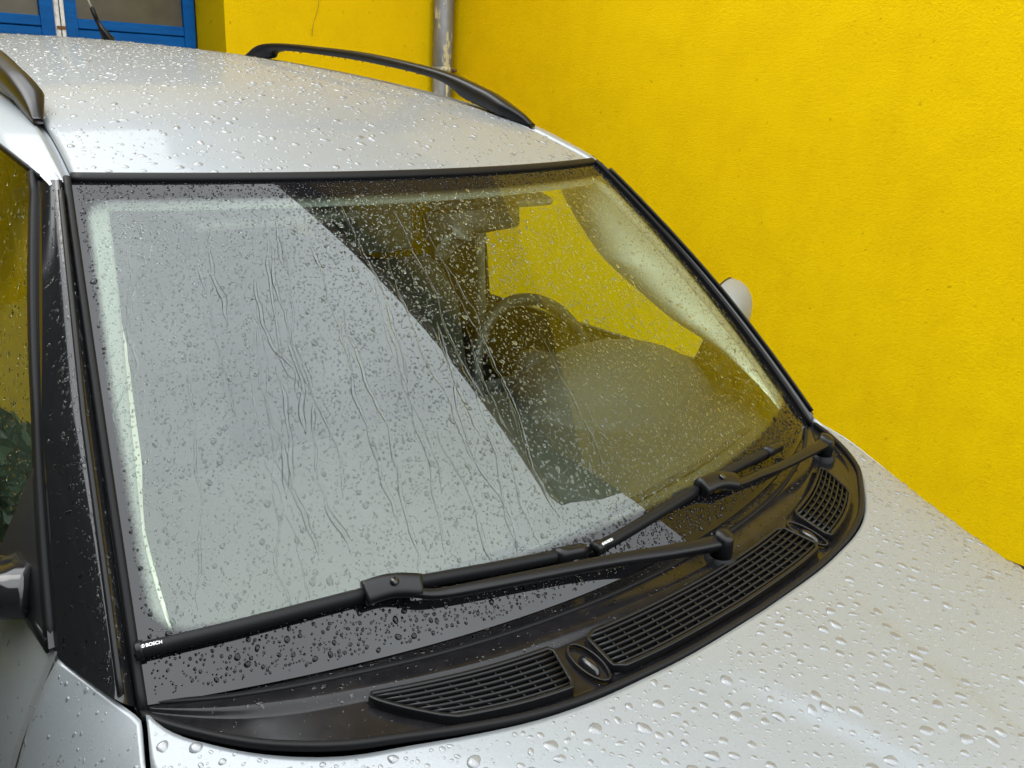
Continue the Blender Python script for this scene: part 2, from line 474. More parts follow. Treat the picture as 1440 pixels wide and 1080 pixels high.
# ------------------------------------------------------------------ downpipe in the corner
dp = empty('downpipe', (2.345, 3.335, 0))
tag(dp, 'grey metal downpipe with peeling cream paint in the wall corner', 'pipe')
px, py = 2.335, 3.33
V, F = sweep([(px, py, .05), (px, py, 1.66)], circ(.053, 20), up=(0, 1, 0)); mesh('lower_pipe', V, F, M['pipe'], dp)
V, F = sweep([(px, py, 1.64), (px, py, 1.70), (px, py, 3.3)], circ(.056, 20), up=(0, 1, 0)); mesh('upper_pipe', V, F, M['pipe'], dp)
V, F = sweep([(px, py, 1.655), (px, py, 1.69)], circ(.0595, 20), up=(0, 1, 0)); br = mesh('clamp', V, F, M['pipe'], dp)
V, F = sweep([(px + .055, py - .02, 1.672), (px + .085, py + .0, 1.672), (px + .085, py + .06, 1.672)], rrect(.012, .018)); mesh('clamp_lug', V, F, M['rust'], br)
V, F = sweep([(px + .05, py - .035, 1.672), (px + .05, py - .06, 1.672)], circ(.011, 6)); mesh('bolt', V, F, M['rust'], br)

# ================================================================== the car
CAR = empty('parked_car', (0, .9, 0))
tag(CAR, 'silver car wet with rain, black pillars and roof rails, parked by the yellow wall', 'car')

def ws(u, v, h=0.0):
    """windscreen surface, h metres out along its normal"""
    def P(u, v):
        b = np.array([.703 * u, -.157 * (1 - u * u), 1.0])
        t_ = np.array([.5593 * u, .5388 - .10 * (1 - u * u), 1.4876])
        n = np.array([.25 * u, -.62, .75]); n /= np.linalg.norm(n)
        return b + (t_ - b) * v + n * .02 * 4 * v * (1 - v)
    p = P(u, v)
    if h:
        e = 1e-3
        n = np.cross(P(u + e, v) - P(u - e, v), P(u, v + e) - P(u, v - e)); n /= np.linalg.norm(n)
        if n[2] < 0: n = -n
        p = p + n * h
    return p

# --- hood / cowl boundary
_c = crom([(0, -.334), (.15, -.329), (.25, -.318), (.32, -.306), (.386, -.287), (.45, -.259), (.51, -.227), (.576, -.189), (.640, -.131), (.690, -.065), (.712, -.024)], 4)
HX = [q[0] for q in _c]; HY = [q[1] for q in _c]
def hood_edge(x): return float(np.interp(abs(x), HX, HY))
def glass_edge(x): return -.157 * (1 - (x / .703) ** 2)

zc_h = spline([-1.25, -1.12, -.95, -.7, -.5, -.34, -.03, .1], [.70, .80, .875, .945, .978, .997, 1.012, 1.015])
S_h = spline([0, .2, .4, .6, .7, .78, .82, .86], [0, .002, .008, .030, .058, .108, .160, .25])
g_h = lin([-1.2, -.8, -.45, -.25, -.1, -.03, .1], [3.0, 2.9, 2.3, 1.25, .50, .20, .10])
def crease_x(y): return float(np.interp(y, [-1.2, -.66, -.53, -.38, -.35], [.02, .078, .100, .150, .165]))
def zhood(x, y):
    z = zc_h(y) - g_h(y) * S_h(abs(x))
    a = abs(x); cx = crease_x(y)
    k = min(1, max(0, (-.345 - y) / .12))
    # raised centre field bounded by a soft crease
    z += k * .0048 / (1 + math.exp((a - cx) / .0065))
    return z

def hood_xe(y): return float(np.interp(y, [-1.2, -1.0, -.6, -.2, -.08, -.03], [.60, .66, .715, .738, .733, .716]))
def hood_pt(s, t_):
    xr = .714 * math.copysign(1 - (1 - abs(s)) ** 1.25, s)
    yr = hood_edge(xr) - .004
    yf = -1.16 + .10 * (s * s) ** 1.5
    y = yr + (yf - yr) * t_
    # blend: stay near rear x at the back, follow the shut line towards the front
    xe = hood_xe(y) - .004
    xs = xe * (xr / .714)
    x = xr + (xs - xr) * max(min(1, t_ * 6), abs(s) ** 14)
    return np.array([x, y, zhood(x, y)])
us = np.linspace(-1, 1, 141); vs = np.concatenate([np.linspace(0, .5, 70), np.linspace(.515, 1, 26)])
V, F = grid(hood_pt, us, vs)
# folded rear and side lips, so the edges have thickness
nu = len(us)
rim = [i for i in range(nu)]
o0 = len(V)
for i in rim: q = V[i]; V.append(q + np.array([0, .002, -.012]))
F += [(rim[i + 1], rim[i], o0 + i, o0 + i + 1) for i in range(nu - 1)]
for side in (0, nu - 1):
    o0 = len(V); idx = [j * nu + side for j in range(len(vs))]
    for i in idx: V.append(V[i] + np.array([0, 0, -.014]))
    F += [(idx[j], idx[j + 1], o0 + j + 1, o0 + j) for j in range(len(idx) - 1)]
mesh('bonnet', V, F, M['silver'], CAR)

# --- pillar edge lines
def pil_sec(a, b, k):
    c = np.array([a[0] + .40 * (b[0] - a[0]), a[1] - .012, (a[2] + b[2]) / 2 + .006]); w = 2.2
    d = (1 - k) ** 2 + 2 * w * k * (1 - k) + k * k
    return ((1 - k) ** 2 * a + 2 * w * k * (1 - k) * c + k * k * b) / d
def pil_out(v):   # where the black pillar panel meets the door frame
    return np.array([np.interp(v, [0, .45, 1], [.760, .700, .590]), spline([0, .45, 1], [.09, .275, .56])(v), spline([0, .45, 1], [1.023, 1.24, 1.486])(v)])

# --- front wings (fender) and doors
YA_F, YA_R, RA = -.60, 2.02, .365
def arch(y):
    z = .2
    for ya in (YA_F, YA_R):
        d = abs(y - ya)
        if d < RA: z = max(z, .30 + math.sqrt(RA * RA - d * d))
    return z
def side_x(z, y):
    """half width of the body side at height z"""
    x = spline([.18, .3, .5, .7, .85, .93, .985, 1.03], [.80, .835, .858, .856, .832, .806, .780, .758])(z)
    if y < -.3: x -= .10 * ((-.3 - y) / .85) ** 2
    if y > 2.2: x -= .10 * ((y - 2.2) / .8) ** 2
    return x
def wing_pt(sgn):
    def f(y, t_):
        if y > -.03:
            k = (y + .03) / .12
            top = np.array([.718 + .042 * k, y, .999 + .024 * k])
        else:
            xe = hood_xe(y); top = np.array([xe + .002, y, zhood(xe, y) - .001])
        zb = arch(y)
        zs = .90 - max(0, -.03 - y) * .30
        xs = min(side_x(zs, y), side_x(.9, y))
        mid = np.array([side_x(.9, y) * 1.0, y, zs])
        bend = np.array([top[0] + (mid[0] - top[0]) * .55, y, top[2] - (top[2] - zs) * .33])
        if t_ <= .5:
            k = t_ / .5
            q = (1 - k) ** 2 * top + 2 * k * (1 - k) * bend + k * k * mid
            # tangent control
        else:
            k = (t_ - .5) / .5
            z = zs + (zb - zs) * k
            x = side_x(.9, y) + (side_x(max(z, .2), y) - side_x(.9, y)) * min(1, k * 2) if z > .7 else side_x(max(z, .2), y)
            q = np.array([x, y, z])
        return np.array([sgn * q[0], q[1], q[2]])
    return f
DOOR_Y = .094
ts = np.linspace(0, 1, 41)
for sgn in (-1, 1):
    ys = np.unique(np.concatenate([np.linspace(-1.14, DOOR_Y - .003, 90), np.linspace(-.05, DOOR_Y - .003, 16)]))
    V, F = grid(lambda a, b: wing_pt(sgn)(b, a), ts, ys)
    n = len(ts); e = (len(ys) - 1) * n; o0 = len(V)
    for i in range(n): V.append(V[e + i] + np.array([-sgn * .012, 0.0005, 0]))
    F += [(e + i, e + i + 1, o0 + i + 1, o0 + i) for i in range(n - 1)]
    # inner lip at the bonnet shut line
    o0 = len(V)
    for j in range(len(ys)): V.append(V[j * n] + np.array([-sgn * .001, 0, -.016]))
    F += [(j * n, (j + 1) * n, o0 + j + 1, o0 + j) for j in range(len(ys) - 1)]
    mesh('front_wing', V, F, M['silver'], CAR)
    # doors
    def door_pt(y, t_, sgn=sgn):
        zb = max(arch(y), .24); z = 1.028 + (zb - 1.028) * t_
        x = side_x(z, y)
        if .24 < t_ < .9: x += .004 * math.sin((t_ - .24) / .66 * math.pi)
        return np.array([sgn * x, y, z])
    for k, (y0, y1) in enumerate(((DOOR_Y + .003, 1.147), (1.153, 2.07))):
        yy = np.linspace(y0, y1, 60)
        V, F = grid(lambda a, b: door_pt(b, a), ts, yy)
        n = len(ts)
        for e, dy in ((0, -.0005), ((len(yy) - 1) * n, .0005)):
            o0 = len(V)
            for i in range(n): V.append(V[e + i] + np.array([-sgn * .012, dy, 0]))
            F += [(e + i, e + i + 1, o0 + i + 1, o0 + i) for i in range(n - 1)]
        d = mesh('front_door' if k == 0 else 'rear_door', V, F, M['silver'], CAR)
        hy = y1 - .12; hx = side_x(.86, hy)
        V, F = sweep(crom([(sgn * (hx + .004), hy - .10, .86), (sgn * (hx + .032), hy - .07, .865), (sgn * (hx + .032), hy + .05, .865), (sgn * (hx + .004), hy + .08, .86)], 4), rrect(.022, .03), up=(0, 0, 1))
        mesh('handle', V, F, M['silver'], d)
        V, F = sweep([(sgn * (side_x(.5, y) + .006), y, .48) for y in np.linspace(y0 + .02, min(y1, 1.62) - .02, 20)], rrect(.018, .06))
        mesh('rub_strip', V, F, M['black_plastic'], d)
    yy = np.linspace(2.076, 2.98, 40)
    V, F = grid(lambda a, b: door_pt(b, a), ts, yy)
    mesh('rear_quarter', V, F, M['silver'], CAR)
    V, F = sweep([(sgn * .80, y, .22) for y in np.linspace(-.20, 1.62, 12)], rrect(.07, .09)); mesh('sill', V, F, M['black_plastic'], CAR)

# --- roof
zc_r = spline([.40, .439, .54, .62, .72, .85, 1.15, 1.5, 2.0, 2.4, 2.75], [1.468, 1.4876, 1.524, 1.549, 1.573, 1.598, 1.634, 1.662, 1.690, 1.700, 1.692])
def zroof(x, y):
    s = (x / .56) ** 2
    k = min(1, max(0, (y - .55) / .5))
    return zc_r(y - .1 * s) - .018 * s * k
ditch = spline([.40, .54, .62, .72, .9, 2.75], [.560, .556, .545, .533, .527, .520])
YRR = 2.75
def roof_pt(u, t_):
    yf = .4388 + .10 * u * u - .006
    y = yf + (YRR - yf) * t_
    x = (ditch(y) - .004) * u
    return np.array([x, y, zroof(x, y)])
tt = np.concatenate([np.linspace(0, .3, 50), np.linspace(.31, 1, 50)])
V, F = grid(roof_pt, np.linspace(-1, 1, 81), tt)
n = 81; o0 = len(V)
for i in range(n): V.append(V[i] + np.array([0, .004, -.012]))
F += [(i + 1, i, o0 + i, o0 + i + 1) for i in range(n - 1)]
for side in (0, n - 1):
    o0 = len(V); idx = [j * n + side for j in range(len(tt))]
    for i in idx: V.append(V[i] + np.array([0, 0, -.008]))
    F += [(idx[j], idx[j + 1], o0 + j + 1, o0 + j) for j in range(len(idx) - 1)]
mesh('roof', V, F, M['silver'], CAR)
XO = lin([.53, .6, .7, .9, 1.3, 2.2, 2.8], [.588, .597, .606, .618, .632, .640, .60])
DR = lin([.53, .6, .7, .9, 1.3, 2.2], [.004, .008, .016, .026, .034, .040])
def ZL(y): return zroof(ditch(y), y) - DR(y)
for sgn in (-1, 1):
    ys = np.linspace(.53, YRR, 120)
    def cant_pt(k, y, sgn=sgn):
        xd = ditch(y); zr_ = zroof(xd, y)
        xo = XO(y); zl = ZL(y)
        prof = [(xd - .003, zr_ - .009), (xd + .004, zr_ - .009), (xd + .009, zr_ - .001), (xd + .016, zr_ + .001),
                (xd + (xo - xd) * .45, zr_ - .003), (xd + (xo - xd) * .72, zr_ - .30 * (zr_ - zl)), (xd + (xo - xd) * .9, zr_ - .62 * (zr_ - zl)), (xo, zl)]
        a, b = prof[int(k)]
        return np.array([sgn * a, y, b])
    V, F = grid(cant_pt, range(8), ys)
    mesh('roof_side', V, F, M['silver'], CAR)
    V, F = sweep([(sgn * (XO(y) - .001), y, ZL(y) - .004) for y in np.linspace(.56, YRR, 60)], rrect(.008, .009), up=(0, 0, 1))
    mesh('drip_moulding', V, F, M['rubber'], CAR)

# --- windscreen
us = np.linspace(-1.0, 1.0, 151); vs = np.linspace(-.012, 1.0, 121)
V, F = grid(lambda u, v: ws(u, v), us, vs)
wso = mesh('windscreen', V, F, M['windscreen'], CAR)
at = wso.data.attributes.new('frit', 'FLOAT', 'POINT')
fd = []
for v in vs:
    for u in us:
        d1 = (abs(u) - np.interp(v, [0, .2, .5, 1], [.968, .975, .978, .968])) * .65; d2 = (v - .940) * .72; d3 = (.088 - v) * .72
        m_ = max(d1, d2, d3)
        # rounded inner corners
        r = .035
        for dd in (d2, d3):
            if d1 > -r and dd > -r: m_ = max(m_, math.hypot(d1 + r, dd + r) - r)
        fd.append(m_)
at.data.foreach_set('value', fd)

# seals and mouldings around the glass
for sgn in (-1, 1):
    pts = [ws(sgn * 1.004, v, .004) for v in np.linspace(-.02, .995, 40)]
    V, F = sweep(pts, rrect(.010, .011), up=(0, -.5, .8)); mesh('glass_seal', V, F, M['rubber'], CAR)
    # black A pillar cover
    def pil(k, v, sgn=sgn):
        a = ws(1.012, v, .001); a[0] = abs(a[0]); b = pil_out(v)
        q = pil_sec(a, b, k)
        return np.array([sgn * q[0], q[1], q[2]])
    ks = np.linspace(0, 1, 22)
    V, F = grid(pil, ks, np.linspace(-.012, .992, 60))
    po = mesh('front_pillar', V, F, M['black_gloss'], CAR)
    pts = [np.array(pil(.30, v)) + np.array([0, -.002, .003]) for v in np.linspace(0, .955, 40)]
    V, F = sweep(pts, rrect(.007, .008), up=(0, -.5, .8)); mesh('pillar_ridge', V, F, M['black_plastic'], po)
# roof front seal
V, F = sweep([ws(u, 1.0, .0010) for u in np.linspace(-.995, .995, 80)], rrect(.016, .012), up=(0, -.6, .8))
mesh('roof_seal', V, F, M['rubber'], CAR)

# --- side glazing, frames
def gl_pt(y, t_, sgn):
    """window plane: t 0 at belt, 1 at roof side"""
    xo = XO(y) - .004; zl = ZL(y) - .006
    return xo, zl
def window(name, ya, yb, sgn, gm='glass', slant_front=False):
    """ya, yb: functions of t giving the y of front / rear edge"""
    def f(s, t_):
        y = ya(t_) + (yb(t_) - ya(t_)) * s
        yt = max(y, .56)
        xo, zl = gl_pt(yt, 1, sgn)
        ztop = zl; z0 = 1.030
        if slant_front:
            zt2 = min(ztop, 1.5 + (y - .48) * .35)
        z = z0 + (ztop - z0) * t_
        x = .755 + (xo - .755) * t_ + .014 * math.sin(math.pi * t_)
        return np.array([sgn * x, y, z])
    V, F = grid(f, np.linspace(0, 1, 24), np.linspace(0, 1, 24))
    return mesh(name, V, F, M[gm], CAR), f
pil_y = lambda t_: float(np.interp(t_, [0, .45, 1], [.115, .297, .580]))
for sgn in (-1, 1):
    w1, f1 = window('side_window', pil_y, lambda t_: 1.10 - .02 * t_, sgn)
    w2, f2 = window('side_window', lambda t_: 1.20 - .02 * t_, lambda t_: 2.0 - .05 * t_, sgn, 'privacy')
    w3, f3 = window('side_window', lambda t_: 2.08 - .05 * t_, lambda t_: 2.72 - .14 * t_, sgn, 'privacy')
    for w_, f_ in ((w1, f1), (w2, f2), (w3, f3)):
        for s in (0, 1):
            V, F = sweep([f_(s, t_) + np.array([sgn * .004, 0, 0]) for t_ in np.linspace(-.01, 1.0, 24)], rrect(.016, .014), up=(sgn, 0, .3))
            mesh('window_frame', V, F, M['rubber'], w_)
        V, F = sweep([f_(s, 0) + np.array([sgn * .005, 0, -.002]) for s in np.linspace(0, 1, 24)], rrect(.014, .020), up=(0, 0, 1))
        mesh('waist_seal', V, F, M['black_plastic'], w_)
    V, F = grid(lambda k, v: (np.array([sgn, 1, 1]) * (pil_out(v) + np.array([-.001, -.002, 0]))) * (1 - k) + (f1(0, v) + np.array([sgn * .006, .004, 0])) * k, np.linspace(0, 1, 4), np.linspace(0, 1, 40))
    mesh('door_frame', V, F, M['black_gloss'], CAR)
    for ya, yb, nm in ((1.095, 1.205, 'centre_pillar'), (1.99, 2.09, 'rear_pillar'), (2.70, 2.84, 'tail_pillar')):
        def pf(s, t_, sgn=sgn, ya=ya, yb=yb):
            y = ya + (yb - ya) * s - .03 * t_
            xo, zl = gl_pt(y, 1, sgn)
            return np.array([sgn * (.757 + (xo + .002 - .757) * t_ + .014 * math.sin(math.pi * t_) - .002), y, 1.025 + (zl - 1.02) * t_])
        V, F = grid(pf, np.linspace(0, 1, 8), np.linspace(0, 1, 16)); mesh(nm, V, F, M['black_gloss'] if nm != 'tail_pillar' else M['silver'], CAR)

# --- roof rails
rail_top = [(.722, 1.556), (.76, 1.580), (.83, 1.609), (.905, 1.630), (1.077, 1.664), (1.40, 1.699), (1.70, 1.714), (1.90, 1.720), (2.02, 1.716), (2.09, 1.702), (2.145, 1.674)]
rail_bot = [(.718, 1.548), (.78, 1.555), (.87, 1.578), (.97, 1.600), (1.09, 1.642), (1.40, 1.674), (1.70, 1.691), (1.88, 1.697), (1.955, 1.690), (1.985, 1.672), (2.15, 1.668)]
A_ = crom([(-.8256 + .987 * (y + .8256), 1.6607 + .987 * (z - 1.6607)) for y, z in [(y + .022 * max(0, 1 - (y - .72) / .3), z) for y, z in rail_top]], 6); B_ = crom([(-.8256 + .987 * (y + .8256), 1.6607 + .987 * (z - 1.6607)) for y, z in [(y + .022 * max(0, 1 - (y - .72) / .3), z) for y, z in rail_bot]], 6)
for sgn in (-1, 1):
    V, F = [], []
    for (ya, za), (yb, zb) in zip(A_, B_):
        kk = min(1, max(0, ((ya + yb) / 2 - .715) / .09)); xm = .541 - .017 * kk; w = .007 + .014 * kk
        cx_, cy2, cz_ = xm, (ya + yb) / 2, (za + zb) / 2
        ay, az = (ya - yb) / 2, (za - zb) / 2
        for k in range(12):
            a = 2 * math.pi * k / 12
            ca, sa = math.cos(a), math.sin(a)
            sx = math.copysign(abs(ca) ** .6, ca); sz = math.copysign(abs(sa) ** .6, sa)
            V.append((sgn * (cx_ + w * sx), cy2 + ay * sz, cz_ + az * sz))
    n = len(A_)
    F = [(i * 12 + k, i * 12 + (k + 1) % 12, (i + 1) * 12 + (k + 1) % 12, (i + 1) * 12 + k) for i in range(n - 1) for k in range(12)]
    F += [tuple(range(12)), tuple((n - 1) * 12 + k for k in range(12))]
    mesh('roof_rail', V, F, M['rail_black'], CAR)

# --- antenna
ya_ = 2.42; za_ = zroof(.15, ya_)
V, F = sweep([(.19, ya_ + .03, za_ - .006), (.185, ya_ + .02, za_ + .006), (.172, ya_ + .03, za_ + .03), (.163, ya_ + .045, za_ + .062)], circ(.016, 10, .03), up=(0, 1, .3), scale=[1.3, 1.15, .7, .38])
ao = mesh('antenna_base', V, F, M['black_plastic'], CAR)
V, F = sweep([(.163, ya_ + .045, za_ + .060), (.155, ya_ + .06, za_ + .10)], circ(.0075, 8), up=(0, 1, .3)); mesh('antenna_collar', V, F, M['rubber'], ao)
V, F = sweep([(.155, ya_ + .06, za_ + .10), (.085, ya_ + .20, za_ + .42)], circ(.0032, 6), up=(0, 1, .3)); mesh('antenna_mast', V, F, M['steel_rim'], ao)

# --- cowl panel below the glass
def cowl(x, t_, h=0.0):
    xg = x * .985
    y0 = glass_edge(x) + .012; y1 = hood_edge(x) + .004
    y = y0 + (y1 - y0) * t_
    w = y0 - y1
    prof = np.interp(t_, [0, .10, .20, .24, .40, .47, .90, 1.0], [-.004, -.006, -.007, -.003, -.004, -.012, -.014, -.009])
    z = .997 + prof * min(1, w / .12) - .004 * (abs(x) / .7) ** 4
    return np.array([x, y, z + h])
xs = np.concatenate([-.714 * np.cos(np.linspace(0, math.pi / 2, 60)), .714 * np.sin(np.linspace(.02, math.pi / 2, 60))])
V, F = grid(cowl, xs, np.linspace(0, 1, 60))
cwl = mesh('cowl_panel', V, F, M['cowl_black'], CAR)
V, F = sweep([(x, hood_edge(x) + .004, cowl(x, 1)[2] + .004) for x in xs], rrect(.009, .010), up=(0, 0, 1)); mesh('bonnet_seal', V, F, M['rubber'], cwl)
V, F = sweep([cowl(x, .215, .002) for x in xs[6:-6]], rrect(.007, .006), up=(0, 0, 1)); mesh('glass_lip', V, F, M['rubber'], cwl)
V, F = sweep([cowl(x, .05, .004) for x in xs[4:-4]], rrect(.006, .006), up=(0, 0, 1)); mesh('glass_lip', V, F, M['rubber'], cwl)
def vent(x0, x1, outer=None):
    """slatted air intake on the deck; outer = -1 / 1 marks the tapered end"""
    T0, T1 = .49, .875
    def lim(t_):
        a, b = x0, x1
        k = (t_ - T0) / (T1 - T0)
        tap = .055 * k ** 1.5
        if outer == -1: a = x0 + tap; b = x1 - .030 * k
        elif outer == 1: b = x1 - tap; a = x0 + -.024 * k
        else: a = x0 - .018 * k; b = x1 - .018 * k * 0 + .0
        return a, b
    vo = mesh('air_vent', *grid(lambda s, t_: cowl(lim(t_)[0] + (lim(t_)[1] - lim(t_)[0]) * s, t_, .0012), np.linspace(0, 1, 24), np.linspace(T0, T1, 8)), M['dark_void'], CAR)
    # rim
    loop = []
    for s in np.linspace(.03, .97, 24): loop.append(cowl(lim(T0)[0] + (lim(T0)[1] - lim(T0)[0]) * s, T0, .006))
    for t_ in np.linspace(T0 + .04, T1 - .04, 8): loop.append(cowl(lim(t_)[1], t_, .006))
    for s in np.linspace(.97, .03, 24): loop.append(cowl(lim(T1)[0] + (lim(T1)[1] - lim(T1)[0]) * s, T1, .006))
    for t_ in np.linspace(T1 - .04, T0 + .04, 8): loop.append(cowl(lim(t_)[0], t_, .006))
    loop.append(loop[0]); loop.append(loop[1])
    V, F = sweep(loop, rrect(.006, .013), cap=False); mesh('rim', V, F, M['black_plastic'], vo)
    ns = 7
    for k in range(ns):
        t_ = T0 + (T1 - T0) * (k + .75) / (ns + .5)
        a, b = lim(t_)
        pts = [cowl(x, t_, .0075) for x in np.linspace(a + .003, b - .003, max(6, int((b - a) / .02)))]
        V, F = sweep(pts, [(-.0018, -.005), (.0014, -.005), (.0022, .0035), (.0004, .0045), (-.0010, .0035)])
        mesh('slat', V, F, M['black_plastic'], vo)
    nr = max(3, int((x1 - x0) / .026))
    for k in range(1, nr):
        s = k / nr
        pts = [cowl(lim(t_)[0] + (lim(t_)[1] - lim(t_)[0]) * s, t_, .006) for t_ in np.linspace(T0, T1, 6)]
        V, F = sweep(pts, rrect(.0022, .006)); mesh('rib', V, F, M['black_plastic'], vo)
    return vo
vent(-.232, .236); vent(-.510, -.283, -1); vent(.300, .515, 1)
for sx in (-1, 1):
    x = sx * .262
    loop = [cowl(x + .016 * math.cos(a) - .006 * math.sin(a), .70 + .20 * math.sin(a), .004) for a in np.linspace(0, 2 * math.pi, 25)]
    V, F = sweep(loop, rrect(.004, .005), cap=False); nz = mesh('washer_jet', V, F, M['cowl_black'], CAR)
    bm_v = []
    V, F = grid(lambda r, a: cowl(x + .0085 * r * math.cos(a) - .003 * r * math.sin(a) - .002, .72 + .10 * r * math.sin(a), .002 + .008 * math.sqrt(max(0, 1 - r * r))), np.linspace(0.02, 1, 8), np.linspace(0, 2 * math.pi, 20))
    mesh('nozzle', V, F, M['black_gloss'], nz)

# --- wipers
BLADES = []
def wiper(blade, adapter, arm, pivot, label_end):
    pts = crom(blade, 10); BLADES.append(pts)
    prof = [(-.010, -.004), (.010, -.004), (.011, 0), (.005, .008), (.0, .010), (-.006, .007), (-.011, 0)]
    prof = [(a * .84, b * .84) for a, b in prof]
    wi = mesh('wiper', *sweep(pts, prof, up=(0, -.6, .8)), M['rubber'], CAR)
    # wiping lip
    V, F = sweep([np.array(q) + np.array([0, .0052, -.0085]) for q in pts], rrect(.004, .012), up=(0, -.6, .8)); mesh('wiper_lip', V, F, M['rubber'], wi)
    # end caps
    for sl in (pts[:5], pts[-5:]):
        V, F = sweep(sl, [(a * 1.22, b * 1.25 + .001) for a, b in prof], up=(0, -.6, .8)); mesh('end_cap', V, F, M['black_plastic'], wi)
    V, F = sweep(crom(adapter, 6), rrect(.030, .020, .35), up=(0, -.6, .8)); ad = mesh('adapter', V, F, M['black_plastic'], wi)
    mid = np.array(adapter[len(adapter) // 2]) + np.array([0, -.006, .0085])
    V, F = sweep([mid, mid + np.array([0, -.0018, .0028])], circ(.0055, 12), up=(1, 0, 0)); mesh('rivet', V, F, M['black_gloss'], ad)
    pa = crom(arm, 6); n = len(pa)
    V, F = sweep(pa, rrect(.017, .011, .3), up=(0, -.4, .9), scale=[(.62 + .75 * (i / n) ** 1.5, .8 + .9 * (i / n) ** 1.5) for i in range(n)])
    am = mesh('wiper_arm', V, F, M['black_plastic'], wi)
    pv = np.array(pivot)
    V, F = sweep([pv + np.array([0, 0, -.03]), pv + np.array([0, 0, .010]), pv + np.array([0, -.002, .017]), pv + np.array([0, -.003, .019])], circ(.016, 16), up=(0, 1, 0), scale=[1.1, 1, .85, .4])
    mesh('pivot_cap', V, F, M['black_plastic'], am)
    V, F = sweep([pv + np.array([0, 0, -.06]), pv + np.array([0, 0, -.02])], circ(.024, 16), up=(0, 1, 0)); mesh('pivot_collar', V, F, M['rubber'], am)
    # lettering on the end cap
    if label_end:
        a = Vector(pts[1]); b = Vector(pts[4]); d = (b - a).normalized()
        face_n = (CP - a); face_n = (face_n - d * face_n.dot(d)).normalized()
        face_n = Vector((0, -.62, .78)); face_n = (face_n - d * face_n.dot(d)).normalized()
        upv = face_n.cross(d)
        cu = bpy.data.curves.new('lettering', 'FONT'); cu.body = 'BOSCH'; cu.size = .0052; cu.align_x = 'LEFT'; cu.align_y = 'CENTER'; cu.extrude = .0002; cu.offset = .0001
        to = bpy.data.objects.new('tmp_text', cu); COL.objects.link(to)
        bpy.context.view_layer.update()
        me = bpy.data.meshes.new_from_object(to.evaluated_get(bpy.context.evaluated_depsgraph_get()))
        bpy.data.objects.remove(to)
        R = Matrix((d, upv, face_n)).transposed().to_4x4()
        org = a + d * .010 + face_n * .0120
        me.transform(Matrix.Translation(org) @ R)
        link('lettering', me, M['lettering_white'], wi)
        ring = [org - d * .0028 + d * .0018 * math.cos(q) + upv * .0018 * math.sin(q) for q in np.linspace(0, 2 * math.pi, 21)]
        V, F = sweep(ring, rrect(.0005, .0005), up=face_n, cap=False)
        V2, F2 = sweep([org - d * .0028 - upv * .0015, org - d * .0028 + upv * .0015], rrect(.0011, .0006), up=face_n)
        V, F = join([(V, F), (V2, F2)]); mesh('emblem', V, F, M['lettering_white'], wi)
    return wi
wiper([(-.700, .021, 1.046), (-.670, .010, 1.048), (-.586, -.018, 1.053), (-.451, -.055, 1.058), (-.375, -.076, 1.058), (-.278, -.102, 1.053), (-.142, -.130, 1.043)],
      [(-.458, -.060, 1.064), (-.425, -.070, 1.067), (-.392, -.086, 1.062)],
      [(-.425, -.072, 1.066), (-.40, -.092, 1.058), (-.37, -.104, 1.052), (-.297, -.124, 1.048), (-.13, -.163, 1.036), (-.02, -.195, 1.028), (.070, -.214, 1.020)],
      (.075, -.216, 1.018), True)
wiper([(-.125, -.135, 1.040), (-.072, -.135, 1.043), (.03, -.130, 1.049), (.146, -.120, 1.052), (.267, -.107, 1.049), (.450, -.083, 1.033)],
      [(.132, -.130, 1.060), (.18, -.130, 1.058), (.222, -.136, 1.046)],
      [(.18, -.131, 1.058), (.222, -.140, 1.044), (.30, -.135, 1.036), (.392, -.130, 1.028), (.50, -.122, 1.024), (.572, -.112, 1.018)],
      (.577, -.112, 1.014), True)

